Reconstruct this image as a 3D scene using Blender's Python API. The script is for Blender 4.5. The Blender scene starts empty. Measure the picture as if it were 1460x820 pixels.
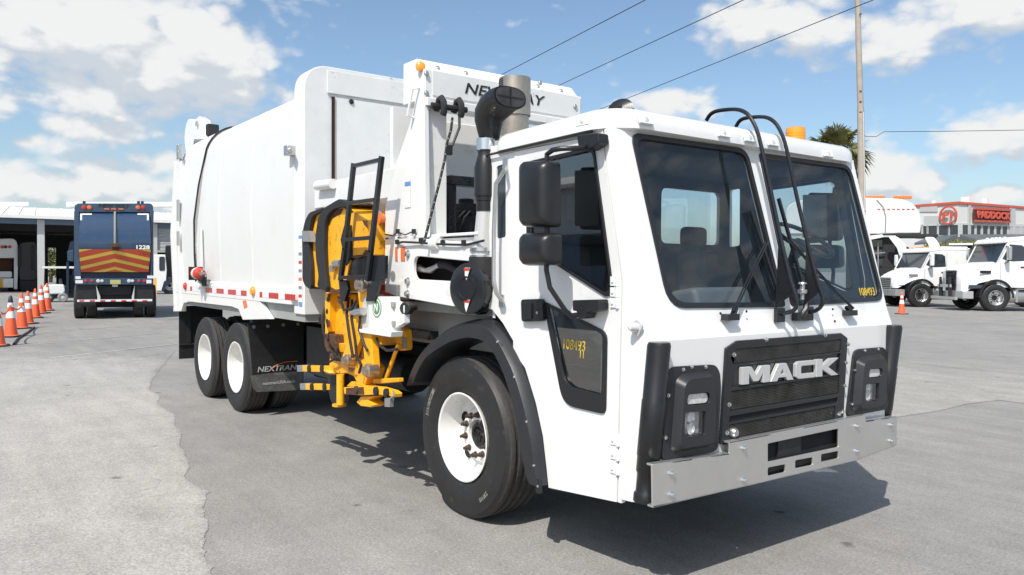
import bpy, bmesh, math, random
from mathutils import Vector, Matrix
from mathutils.geometry import tessellate_polygon
random.seed(7)
SC = bpy.context.scene
C = SC.collection
R = math.radians
V = Vector
# ------------------------------------------------------------------ camera
FPX, YAW, PITCH, ROLL = 1115.4, 2.50092, -0.02287, 0.005987
CAM = V((4.53071, -4.1452, 1.718))
_d = V((math.cos(YAW)*math.cos(PITCH), math.sin(YAW)*math.cos(PITCH), math.sin(PITCH)))
_r = _d.cross(V((0, 0, 1))).normalized(); _u = _r.cross(_d)
_c, _s = math.cos(ROLL), math.sin(ROLL)
CR, CU = _c*_r + _s*_u, -_s*_r + _c*_u
cam = bpy.data.cameras.new('camera'); camo = bpy.data.objects.new('camera', cam); C.objects.link(camo)
cam.sensor_width = 36; cam.lens = FPX/1460*36; cam.clip_end = 6000; cam.clip_start = .05
camo.matrix_world = Matrix(((CR.x, CU.x, -_d.x, CAM.x), (CR.y, CU.y, -_d.y, CAM.y), (CR.z, CU.z, -_d.z, CAM.z), (0, 0, 0, 1)))
SC.camera = camo
SC.render.resolution_x, SC.render.resolution_y = 1024, 575
# photogrammetry: a photo pixel measured onto a known plane of the place
def ray(px, py): return (px-730)/FPX*CR - (py-410)/FPX*CU + _d
def onp(px, py, i, v):
    d = ray(px, py); return CAM + d*((v-CAM[i])/d[i])
def S(px, py, y=-1.2): return onp(px, py, 1, y)
def F(px, py, x=1.755): return onp(px, py, 0, x)
def Z(px, py, z=0.0): return onp(px, py, 2, z)
def SL(l, y=-1.2): return [S(a, b, y) for a, b in l]
def FL(l, x=1.755): return [F(a, b, x) for a, b in l]
# ------------------------------------------------------------------ light
SC.view_settings.view_transform = 'Standard'; SC.view_settings.look = 'None'
SC.view_settings.exposure = 0.38; SC.view_settings.gamma = 1
SUN = V((0.42, -0.69, 1.0)).normalized()
sl = bpy.data.lights.new('sun', 'SUN'); so = bpy.data.objects.new('sun', sl); C.objects.link(so)
sl.energy = 3.85; sl.angle = R(.53); sl.color = (1, .955, .89)
so.rotation_euler = SUN.to_track_quat('Z', 'Y').to_euler(); so.location = (0, 0, 30)
W = bpy.data.worlds.new('World'); SC.world = W; W.use_nodes = True
nt = W.node_tree; N = nt.nodes; L = nt.links; N.clear()
def nd(tree, typ, **kw):
    n = tree.nodes.new(typ)
    for k, v in kw.items(): setattr(n, k, v)
    return n
def mth(tree, op, a, b=None, c=None, clamp=False):
    n = tree.nodes.new('ShaderNodeMath'); n.operation = op; n.use_clamp = clamp
    for i, x in enumerate((a, b, c)):
        if x is None: continue
        if isinstance(x, (int, float)): n.inputs[i].default_value = x
        else: tree.links.new(x, n.inputs[i])
    return n.outputs[0]
def azel(px, py):
    d = ray(px, py).normalized(); return math.atan2(d.y, d.x), math.asin(d.z)
CLOUDS = [(300, 70, 112, 92, 1.5), (215, 105, 130, 65, 1.15), (150, 140, 170, 38, 1.0), (300, 150, 60, 18, .8), (95, 40, 200, 80, 1.35), (20, 65, 90, 60, .8), (150, 188, 95, 22, .85), (60, 205, 60, 18, .6), (40, 262, 90, 34, 1.1), (150, 262, 120, 40, 1.15), (235, 240, 60, 30, .9), (0, 150, 34, 34, .9),
          (408, 135, 24, 22, .85), (383, 96, 16, 20, .75), (1105, 28, 90, 42, 1.0), (1180, 45, 70, 34, .9), (1290, 55, 110, 48, .95), (1420, 14, 150, 48, 1.2), (1400, 200, 62, 32, 1.2), (1445, 190, 45, 38, 1.1),
          (1255, 245, 56, 52, 1.2), (1305, 268, 34, 22, 1.0), (945, 148, 62, 22, 1.0), (900, 158, 40, 16, .7), (1428, 278, 34, 13, .9), (1010, 160, 24, 12, .7), (520, 290, 160, 30, .5)]
g = bpy.data.node_groups.new('cloud_field', 'ShaderNodeTree')
g.interface.new_socket('dir', in_out='INPUT', socket_type='NodeSocketVector'); g.interface.new_socket('density', in_out='OUTPUT', socket_type='NodeSocketFloat')
gi = g.nodes.new('NodeGroupInput'); go = g.nodes.new('NodeGroupOutput')
sx = g.nodes.new('ShaderNodeSeparateXYZ'); g.links.new(gi.outputs[0], sx.inputs[0])
az = mth(g, 'ARCTAN2', sx.outputs[1], sx.outputs[0]); el = mth(g, 'ARCSINE', sx.outputs[2])
mx = None
for (px, py, rx, ry, st) in CLOUDS:
    a0, e0 = azel(px, py)
    a = mth(g, 'MULTIPLY', mth(g, 'SUBTRACT', az, a0), FPX/rx); e = mth(g, 'MULTIPLY', mth(g, 'SUBTRACT', el, e0), FPX/ry)
    q = mth(g, 'SUBTRACT', 1, mth(g, 'SQRT', mth(g, 'ADD', mth(g, 'MULTIPLY', a, a), mth(g, 'MULTIPLY', e, e))))
    q = mth(g, 'MULTIPLY', mth(g, 'MAXIMUM', q, -1.0), st)
    mx = q if mx is None else mth(g, 'SMOOTH_MAX', mx, q, .25)
mp = nd(g, 'ShaderNodeMapping'); mp.inputs[3].default_value = (1, 1, 1.7); g.links.new(gi.outputs[0], mp.inputs[0])
n1 = nd(g, 'ShaderNodeTexNoise'); n1.inputs['Scale'].default_value = 11; n1.inputs['Detail'].default_value = 6; n1.inputs['Roughness'].default_value = .56; n1.inputs['Distortion'].default_value = .1
g.links.new(mp.outputs[0], n1.inputs[0])
n2 = nd(g, 'ShaderNodeTexNoise'); n2.inputs['Scale'].default_value = 3.2; n2.inputs['Detail'].default_value = 3; g.links.new(mp.outputs[0], n2.inputs[0])
# broken cumulus everywhere outside the measured part of the sky
vx = nd(g, 'ShaderNodeVectorMath', operation='DOT_PRODUCT'); g.links.new(gi.outputs[0], vx.inputs[0]); vx.inputs[1].default_value = _d
away = nd(g, 'ShaderNodeMapRange'); away.inputs[1].default_value = .80; away.inputs[2].default_value = .6; g.links.new(vx.outputs['Value'], away.inputs[0])
gen = mth(g, 'MULTIPLY', mth(g, 'SUBTRACT', n2.outputs[0], .50), 4.0)
gen = mth(g, 'ADD', mth(g, 'MULTIPLY', gen, away.outputs[0]), mth(g, 'MULTIPLY', mth(g, 'SUBTRACT', 1, away.outputs[0]), -1.2))
mx = mth(g, 'MAXIMUM', mx, gen)
vo = nd(g, 'ShaderNodeTexVoronoi', feature='F1'); vo.inputs['Scale'].default_value = 26; vo.inputs['Detail'].default_value = 1; vo.inputs['Roughness'].default_value = .6
wob = nd(g, 'ShaderNodeVectorMath', operation='MULTIPLY_ADD'); g.links.new(n1.outputs['Color'], wob.inputs[0]); wob.inputs[1].default_value = (.05, .05, .05); g.links.new(mp.outputs[0], wob.inputs[2]); g.links.new(wob.outputs[0], vo.inputs[0])
bil = mth(g, 'MULTIPLY', mth(g, 'SUBTRACT', .42, vo.outputs['Distance']), .75)
g.links.new(mth(g, 'ADD', mth(g, 'ADD', mx, bil), mth(g, 'MULTIPLY', mth(g, 'SUBTRACT', n1.outputs[0], .5), 2.1)), go.inputs[0])
tc = nd(nt, 'ShaderNodeTexCoord')
def field(off):
    va = nd(nt, 'ShaderNodeVectorMath', operation='ADD'); L.new(tc.outputs['Generated'], va.inputs[0]); va.inputs[1].default_value = off
    vn = nd(nt, 'ShaderNodeVectorMath', operation='NORMALIZE'); L.new(va.outputs[0], vn.inputs[0])
    gn = nd(nt, 'ShaderNodeGroup'); gn.node_tree = g; L.new(vn.outputs[0], gn.inputs[0]); return gn.outputs[0]
f0 = field((0, 0, 0)); f1 = field((SUN.x*.03, SUN.y*.03, .032))
mr = nd(nt, 'ShaderNodeMapRange', interpolation_type='SMOOTHSTEP'); mr.inputs[1].default_value = -.46; mr.inputs[2].default_value = .36; L.new(f0, mr.inputs[0])
sh = nd(nt, 'ShaderNodeMapRange', interpolation_type='SMOOTHSTEP'); sh.inputs[1].default_value = -.40; sh.inputs[2].default_value = .34; L.new(mth(nt, 'SUBTRACT', f0, f1), sh.inputs[0])
thick = nd(nt, 'ShaderNodeMapRange'); thick.inputs[1].default_value = -.4; thick.inputs[2].default_value = .5; L.new(f0, thick.inputs[0])
shade = mth(nt, 'ADD', mth(nt, 'MULTIPLY', sh.outputs[0], .85), mth(nt, 'MULTIPLY', thick.outputs[0], .15))
cc = nd(nt, 'ShaderNodeMix', data_type='RGBA'); L.new(shade, cc.inputs['Factor'])
cc.inputs['A'].default_value = (3.45, 3.85, 4.3, 1); cc.inputs['B'].default_value = (5.35, 5.4, 5.4, 1)
sky = nd(nt, 'ShaderNodeTexSky', sky_type='NISHITA'); sky.sun_disc = False
sky.sun_elevation = math.asin(SUN.z); sky.sun_rotation = math.atan2(SUN.x, SUN.y)
sky.air_density = 1.0; sky.dust_density = 1.7; sky.ozone_density = 2.2; sky.altitude = 20
mixc = nd(nt, 'ShaderNodeMix', data_type='RGBA'); L.new(mr.outputs[0], mixc.inputs['Factor']); tint = nd(nt, 'ShaderNodeMix', data_type='RGBA', blend_type='MULTIPLY'); tint.inputs['Factor'].default_value = 1; L.new(sky.outputs[0], tint.inputs['A']); tint.inputs['B'].default_value = (.94, .98, .965, 1); L.new(tint.outputs['Result'], mixc.inputs['A']); L.new(cc.outputs['Result'], mixc.inputs['B'])
W.cycles.sampling_method = 'MANUAL'; W.cycles.sample_map_resolution = 512
bg = nd(nt, 'ShaderNodeBackground'); bg.inputs[1].default_value = .127; L.new(mixc.outputs['Result'], bg.inputs[0])
wo = nd(nt, 'ShaderNodeOutputWorld'); L.new(bg.outputs[0], wo.inputs[0])

# ------------------------------------------------------------------ materials
def mat(name, col, rough=.5, metal=0., var=.0, scale=6., bump=0., bscale=40., spec=.5, coat=0., dirt=None, dirtamt=0., emit=None):
    m = bpy.data.materials.new(name); m.use_nodes = True; t = m.node_tree; b = t.nodes['Principled BSDF']
    b.inputs['Roughness'].default_value = rough; b.inputs['Metallic'].default_value = metal
    b.inputs['Base Color'].default_value = (*col, 1); b.inputs['Specular IOR Level'].default_value = spec; b.inputs['Coat Weight'].default_value = coat
    if var or dirt or bump:
        tcn = t.nodes.new('ShaderNodeTexCoord')
    if var or dirt:
        n = t.nodes.new('ShaderNodeTexNoise'); n.inputs['Scale'].default_value = scale; n.inputs['Detail'].default_value = 8; n.inputs['Roughness'].default_value = .65
        t.links.new(tcn.outputs['Object'], n.inputs[0])
        hs = t.nodes.new('ShaderNodeMapRange'); hs.inputs[1].default_value = .3; hs.inputs[2].default_value = .7; hs.inputs[3].default_value = 1-var; hs.inputs[4].default_value = 1+var
        t.links.new(n.outputs[0], hs.inputs[0])
        mu = t.nodes.new('ShaderNodeMix'); mu.data_type = 'RGBA'; mu.blend_type = 'MULTIPLY'; mu.inputs['Factor'].default_value = 1
        mu.inputs['A'].default_value = (*col, 1); t.links.new(hs.outputs[0], mu.inputs['B'])
        out = mu.outputs['Result']
        if dirt:
            n2 = t.nodes.new('ShaderNodeTexNoise'); n2.inputs['Scale'].default_value = scale*1.7; n2.inputs['Detail'].default_value = 10; n2.inputs['Roughness'].default_value = .7
            t.links.new(tcn.outputs['Object'], n2.inputs[0])
            r2 = t.nodes.new('ShaderNodeMapRange'); r2.inputs[1].default_value = .62-dirtamt*.25; r2.inputs[2].default_value = .72-dirtamt*.2
            t.links.new(n2.outputs[0], r2.inputs[0])
            m2 = t.nodes.new('ShaderNodeMix'); m2.data_type = 'RGBA'; t.links.new(r2.outputs[0], m2.inputs['Factor']); t.links.new(out, m2.inputs['A']); m2.inputs['B'].default_value = (*dirt, 1)
            out = m2.outputs['Result']
        t.links.new(out, b.inputs['Base Color'])
    if bump:
        nb = t.nodes.new('ShaderNodeTexNoise'); nb.inputs['Scale'].default_value = bscale; nb.inputs['Detail'].default_value = 6
        t.links.new(tcn.outputs['Object'], nb.inputs[0])
        bp = t.nodes.new('ShaderNodeBump'); bp.inputs['Strength'].default_value = bump; bp.inputs['Distance'].default_value = .01
        t.links.new(nb.outputs[0], bp.inputs['Height']); t.links.new(bp.outputs[0], b.inputs['Normal'])
    if emit:
        b.inputs['Emission Color'].default_value = (*emit[:3], 1); b.inputs['Emission Strength'].default_value = emit[3]
    return m
def glassmat(name, tint, refl=1.0, rough=0., haze=None, kf=1.5):
    m = bpy.data.materials.new(name); m.use_nodes = True; t = m.node_tree; t.nodes.clear()
    tr = t.nodes.new('ShaderNodeBsdfTransparent'); tr.inputs[0].default_value = (*tint, 1)
    gl = t.nodes.new('ShaderNodeBsdfGlossy'); gl.inputs['Roughness'].default_value = rough; gl.inputs[0].default_value = (refl, refl, refl, 1)
    fr = t.nodes.new('ShaderNodeFresnel'); fr.inputs[0].default_value = 1.52
    mu = t.nodes.new('ShaderNodeMath'); mu.operation = 'MULTIPLY_ADD'; mu.inputs[1].default_value = kf; mu.inputs[2].default_value = .0; mu.use_clamp = True
    gb = t.nodes.new('ShaderNodeNewGeometry'); fb = t.nodes.new('ShaderNodeMath'); fb.operation = 'SUBTRACT'; fb.inputs[0].default_value = 1; t.links.new(gb.outputs['Backfacing'], fb.inputs[1])
    t.links.new(fr.outputs[0], mu.inputs[0])
    m0 = t.nodes.new('ShaderNodeMath'); m0.operation = 'MULTIPLY'; t.links.new(mu.outputs[0], m0.inputs[0]); t.links.new(fb.outputs[0], m0.inputs[1])
    mx = t.nodes.new('ShaderNodeMixShader'); t.links.new(m0.outputs[0], mx.inputs[0]); t.links.new(tr.outputs[0], mx.inputs[1]); t.links.new(gl.outputs[0], mx.inputs[2])
    out = mx.outputs[0]
    if haze:
        df = t.nodes.new('ShaderNodeBsdfDiffuse'); df.inputs[0].default_value = (*haze[:3], 1)
        m2 = t.nodes.new('ShaderNodeMixShader'); m2.inputs[0].default_value = haze[3]
        t.links.new(out, m2.inputs[1]); t.links.new(df.outputs[0], m2.inputs[2]); out = m2.outputs[0]
    o = t.nodes.new('ShaderNodeOutputMaterial'); t.links.new(out, o.inputs[0]); return m
M = dict(
    white=mat('white_paint', (.75, .75, .735), .32, var=.02, scale=3, coat=.25, dirt=(.62, .6, .56), dirtamt=.12),
    cabwhite=mat('cab_white_paint', (.76, .76, .745), .2, var=.025, scale=2.5, coat=.6, bump=.035, bscale=1.6, dirt=(.66, .645, .61), dirtamt=.02),
    bodywhite=mat('body_white_paint', (.685, .69, .675), .38, var=.03, scale=1.2, bump=.05, bscale=2.2, dirt=(.66, .65, .62), dirtamt=.25),
    scuffwhite=mat('scuffed_white_paint', (.70, .71, .70), .45, var=.05, scale=5, dirt=(.42, .40, .37), dirtamt=-.02),
    black=mat('black_plastic', (.012, .0125, .014), .36, var=.2, scale=14, bump=.08, bscale=160),
    blacksteel=mat('black_painted_steel', (.014, .015, .018), .24, var=.15, scale=20),
    bezel=mat('charcoal_plastic', (.019, .020, .023), .42, var=.15, scale=9, bump=.1, bscale=220),
    rubber=mat('black_rubber', (.016, .016, .017), .6, var=.25, scale=10),
    flap=mat('mudflap_rubber', (.014, .014, .015), .5, var=.4, scale=7, dirt=(.05, .048, .045), dirtamt=0), flapplate=mat('scuffed_flap_plate', (.15, .15, .15), .45, .5, var=.4, scale=14),
    tyre=mat('tyre_rubber', (.017, .017, .0175), .55, var=.25, scale=9, dirt=(.06, .056, .05), dirtamt=.1, bump=.1, bscale=90),
    tread=mat('tread_rubber', (.045, .043, .041), .85, var=.3, scale=30, dirt=(.1, .095, .085), dirtamt=.1),
    trim=mat('gasket_rubber', (.012, .012, .014), .35),
    rim=mat('white_wheel_paint', (.74, .73, .70), .4, var=.05, scale=7, dirt=(.42, .36, .29), dirtamt=.10),
    nut=mat('rusty_nut_steel', (.095, .065, .048), .6, .5, var=.5, scale=60),
    chrome=mat('bolt_chrome', (.75, .75, .74), .22, 1),
    alu=mat('brushed_aluminium', (.55, .55, .54), .36, .9, var=.06, scale=20),
    bumper=mat('bare_steel_plate', (.64, .63, .62), .32, .8, var=.05, scale=5, bump=.02, bscale=300),
    stainless=mat('stainless_steel', (.46, .40, .33), .40, .9, var=.15, scale=9),
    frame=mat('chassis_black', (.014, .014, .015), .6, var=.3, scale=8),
    grey=mat('grey_frame_paint', (.30, .31, .30), .5, var=.08, scale=8),
    yellow=mat('yellow_machine_paint', (.88, .42, .012), .4, var=.08, scale=9, dirt=(.085, .042, .022), dirtamt=.04, bump=.06, bscale=30),
    yellowworn=mat('worn_yellow_paint', (.84, .385, .013), .45, var=.12, scale=7, dirt=(.10, .048, .022), dirtamt=.17, bump=.1, bscale=30),
    rust=mat('rusty_steel', (.10, .045, .022), .8, .2, var=.5, scale=25, bump=.3, bscale=60),
    amber=mat('amber_lens', (.85, .30, .02), .15, coat=.5),
    orange=mat('orange_reflector', (.75, .16, .03), .2, coat=.4),
    red=mat('red_reflector', (.50, .03, .02), .25, coat=.4),
    redpaint=mat('red_paint', (.55, .045, .025), .35),
    tapewhite=mat('white_tape', (.72, .72, .74), .3),
    lens=mat('clear_lens', (.62, .62, .60), .12, .2, var=.3, scale=60),
    lamp=mat('lamp_reflector', (.75, .76, .77), .2, .4, var=.3, scale=30),
    interior=mat('interior_grey', (.018, .020, .023), .7, var=.1, scale=8),
    seat=mat('seat_cloth', (.032, .035, .04), .85, var=.2, scale=20),
    dash=mat('dash_plastic', (.13, .14, .148), .55, var=.1, scale=10),
    dark=mat('dark_void', (.008, .008, .009), .9),
    mesh=mat('grille_mesh', (.075, .072, .068), .38, .5, var=.5, scale=7),
    silver=mat('silver_paint', (.60, .60, .59), .4, .35),
    inkblack=mat('black_print', (.015, .014, .013), .5),
    inkwhite=mat('white_print', (.8, .8, .78), .5),
    inkgrey=mat('worn_grey_print', (.22, .22, .22), .6),
    inkdull=mat('dull_white_print', (.40, .40, .39), .6),
    inkfaint=mat('faded_sidewall_print', (.22, .22, .21), .7),
    inkorange=mat('orange_print', (.62, .16, .03), .5),
    paintpen=mat('yellow_paint_pen', (.60, .42, .05), .5),
    green=mat('green_print', (.10, .26, .10), .5),
    bluep=mat('blue_print', (.12, .28, .60), .5),
    paper=mat('label_paper', (.74, .74, .72), .5),
    bluetruck=mat('blue_truck_paint', (.024, .055, .110), .22, var=.08, scale=3, coat=.8, dirt=(.06, .08, .11), dirtamt=.1),
    bluedark=mat('dark_blue_paint', (.014, .024, .050), .45),
    cone=mat('cone_orange', (.80, .125, .045), .5, var=.08, scale=8),
    conewhite=mat('cone_white_collar', (.78, .78, .76), .4),
    conebase=mat('cone_black_base', (.03, .028, .027), .8),
    roofmetal=mat('white_roof_metal', (.74, .74, .72), .45, var=.05, scale=1.5),
    shedblue=mat('blue_grey_fascia', (.11, .16, .23), .5, var=.05),
    shedwall=mat('shed_wall_metal', (.50, .51, .50), .5, var=.06),
    greymetal=mat('corrugated_grey_metal', (.60, .62, .64), .45, .1, var=.06, scale=2),
    stucco=mat('pale_stucco', (.62, .62, .60), .8, var=.03),
    stucco2=mat('grey_stucco', (.44, .44, .43), .8, var=.03),
    signred=mat('sign_red', (.52, .085, .05), .45),
    winglass=mat('dark_window_glass', (.025, .035, .045), .05, spec=.8),
    mullion=mat('window_mullion', (.5, .5, .49), .5),
    awning=mat('grey_awning', (.10, .12, .13), .6),
    pole=mat('weathered_pole', (.36, .32, .27), .85, var=.12, scale=3, bump=.2, bscale=20),
    wire=mat('wire_black', (.02, .02, .022), .6),
    trunk=mat('palm_trunk', (.17, .13, .09), .9, var=.3, scale=8),
    frond=mat('palm_frond', (.15, .15, .055), .5, var=.5, scale=1.5),
    deadfrond=mat('dead_palm_frond', (.36, .29, .15), .8, var=.35, scale=2),
    leaf=mat('hedge_leaf', (.13, .14, .035), .6, var=.5, scale=2),
    chevred=mat('chevron_red_print', (.58, .085, .035), .4), chevyellow=mat('chevron_yellow_print', (.74, .54, .09), .4), plate=mat('yellowed_plate', (.45, .42, .16), .5), orangebar=mat('orange_bar_paint', (.75, .17, .03), .45), signdark=mat('sign_backing', (.10, .03, .028), .6),
    line=mat('faded_line_paint', (.42, .42, .41), .8, var=.2, scale=9),
    glass=glassmat('windscreen_glass', (.86, .90, .92), haze=(.24, .33, .40, .022), kf=.8),  # haze paints a faint bluish veil of light into the pane
    lampglass=glassmat('lamp_glass', (.95, .95, .95)),
    sideglass=glassmat('side_window_glass', (.90, .93, .94), kf=3.2),
)
def groundmat(name, c1, c2, fade=None):
    m = bpy.data.materials.new(name); m.use_nodes = True; t = m.node_tree; b = t.nodes['Principled BSDF']; lk = t.links
    tcn = t.nodes.new('ShaderNodeTexCoord')
    def noise(sc, det=6, ro=.6, dis=0, mapscale=None):
        n = t.nodes.new('ShaderNodeTexNoise'); n.inputs['Scale'].default_value = sc; n.inputs['Detail'].default_value = det; n.inputs['Roughness'].default_value = ro; n.inputs['Distortion'].default_value = dis
        if mapscale:
            mp = t.nodes.new('ShaderNodeMapping'); mp.inputs[3].default_value = mapscale; mp.inputs[2].default_value = (0, 0, R(25)); lk.new(tcn.outputs['Object'], mp.inputs[0]); lk.new(mp.outputs[0], n.inputs[0])
        else: lk.new(tcn.outputs['Object'], n.inputs[0])
        return n.outputs[0]
    def rng(x, a, b2, c=0, d=1):
        r = t.nodes.new('ShaderNodeMapRange'); r.inputs[1].default_value = a; r.inputs[2].default_value = b2; r.inputs[3].default_value = c; r.inputs[4].default_value = d; lk.new(x, r.inputs[0]); return r.outputs[0]
    def mix(f, a, bb, bt='MIX'):
        n = t.nodes.new('ShaderNodeMix'); n.data_type = 'RGBA'; n.blend_type = bt
        for s, x in (('Factor', f), ('A', a), ('B', bb)):
            if isinstance(x, (int, float)): n.inputs[s].default_value = x
            elif isinstance(x, tuple): n.inputs[s].default_value = (*x, 1)
            else: lk.new(x, n.inputs[s])
        return n.outputs['Result']
    col = mix(rng(noise(.35, 5, .6, .4), .35, .65), c1, c2)
    if fade:
        at = t.nodes.new('ShaderNodeAttribute'); at.attribute_name = 'fade'
        f = mth(t, 'ADD', at.outputs['Fac'], mth(t, 'ADD', mth(t, 'MULTIPLY', mth(t, 'SUBTRACT', noise(1.2, 6), .5), .7), mth(t, 'MULTIPLY', mth(t, 'SUBTRACT', noise(24, 4), .5), .7)), clamp=True)
        col = mix(rng(f, .3, .6), mix(rng(noise(.35, 5, .6, .4), .35, .65), *fade), col)
    col = mix(1, col, rng(noise(2.2, 8, .7), .25, .75, .86, 1.13), 'MULTIPLY')          # blotches
    col = mix(1, col, rng(noise(1.6, 7, .65, 0, (.25, 2.2, 1)), .3, .7, .90, 1.09), 'MULTIPLY')   # drag streaks
    col = mix(1, col, rng(noise(62, 4, .75), .30, .70, .62, 1.38), 'MULTIPLY')         # aggregate
    sp = t.nodes.new('ShaderNodeTexVoronoi'); sp.inputs['Scale'].default_value = 70; lk.new(tcn.outputs['Object'], sp.inputs[0])
    col = mix(mth(t, 'MULTIPLY', rng(sp.outputs['Distance'], .14, .08), .35), col, (.42, .41, .38))
    st = t.nodes.new('ShaderNodeTexVoronoi'); st.inputs['Scale'].default_value = 1.5; st.inputs['Randomness'].default_value = 1
    wv = t.nodes.new('ShaderNodeTexNoise'); wv.inputs['Scale'].default_value = 9; lk.new(tcn.outputs['Object'], wv.inputs[0])
    va = t.nodes.new('ShaderNodeVectorMath'); va.operation = 'MULTIPLY_ADD'; lk.new(wv.outputs['Color'], va.inputs[0]); va.inputs[1].default_value = (.09, .09, .0); lk.new(tcn.outputs['Object'], va.inputs[2])
    lk.new(va.outputs[0], st.inputs[0])
    col = mix(mth(t, 'MULTIPLY', rng(st.outputs['Distance'], .085, .04), .62), col, (.035, .034, .032))    # oil drops
    st2 = t.nodes.new('ShaderNodeTexVoronoi'); st2.inputs['Scale'].default_value = .17; lk.new(va.outputs[0], st2.inputs[0])
    col = mix(mth(t, 'MULTIPLY', rng(st2.outputs['Distance'], .16, .05), .42), col, (.05, .047, .042))
    cr = t.nodes.new('ShaderNodeTexVoronoi'); cr.feature = 'DISTANCE_TO_EDGE'; cr.inputs['Scale'].default_value = .23
    va2 = t.nodes.new('ShaderNodeVectorMath'); va2.operation = 'MULTIPLY_ADD'; w2 = t.nodes.new('ShaderNodeTexNoise'); w2.inputs['Scale'].default_value = 1.3; w2.inputs['Detail'].default_value = 8
    lk.new(tcn.outputs['Object'], w2.inputs[0]); lk.new(w2.outputs['Color'], va2.inputs[0]); va2.inputs[1].default_value = (1.3, 1.3, 0); lk.new(tcn.outputs['Object'], va2.inputs[2]); lk.new(va2.outputs[0], cr.inputs[0])
    ck = mth(t, 'MULTIPLY', rng(cr.outputs['Distance'], .0035, .001), rng(noise(.6, 3), .5, .62))
    col = mix(1, col, rng(noise(17, 5, .7), .3, .7, .90, 1.10), 'MULTIPLY')
    col = mix(mth(t, 'MULTIPLY', ck, .22), col, (.06, .06, .057))
    lk.new(col, b.inputs['Base Color']); b.inputs['Roughness'].default_value = .85; b.inputs['Specular IOR Level'].default_value = .3
    bp = t.nodes.new('ShaderNodeBump'); bp.inputs['Strength'].default_value = .35; bp.inputs['Distance'].default_value = .006
    lk.new(noise(110, 5, .7), bp.inputs['Height']); lk.new(bp.outputs[0], b.inputs['Normal'])
    return m
ASPH = ((.238, .231, .218), (.28, .271, .254)); PALE = ((.335, .324, .300), (.37, .357, .331)); TAN = ((.295, .282, .257), (.33, .316, .288))
M['asphalt'] = groundmat('asphalt', *ASPH)
M['pale'] = groundmat('pale_asphalt', *PALE, fade=ASPH)
M['tan'] = groundmat('tan_asphalt', *TAN, fade=ASPH)

# ------------------------------------------------------------------ mesh helpers
def empty(name, loc, rz=0):
    o = bpy.data.objects.new(name, None); C.objects.link(o); o.location = loc; o.rotation_euler = (0, 0, rz); o.empty_display_size = .2
    return o
def tag(o, label=None, cat=None, group=None, kind=None):
    for k, v in (('label', label), ('category', cat), ('group', group), ('kind', kind)):
        if v: o[k] = v
    return o
def children(o): return list(o.children)
def copy_tree(o, parent=None):
    c = o.copy(); C.objects.link(c)
    if parent: c.parent = parent
    for ch in children(o): copy_tree(ch, c)
    return c
def fill_holes(loops):
    bm = bmesh.new(); ed = []; vs = []
    for lp in loops:
        w = [bm.verts.new(p) for p in lp]; vs += w
        ed += [bm.edges.new((w[i], w[(i+1) % len(w)])) for i in range(len(w))]
    for i, v in enumerate(vs): v.index = i
    bmesh.ops.triangle_fill(bm, use_beauty=True, use_dissolve=False, edges=ed)
    out = [tuple(v.index for v in f.verts) for f in bm.faces]; bm.free(); return out
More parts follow.
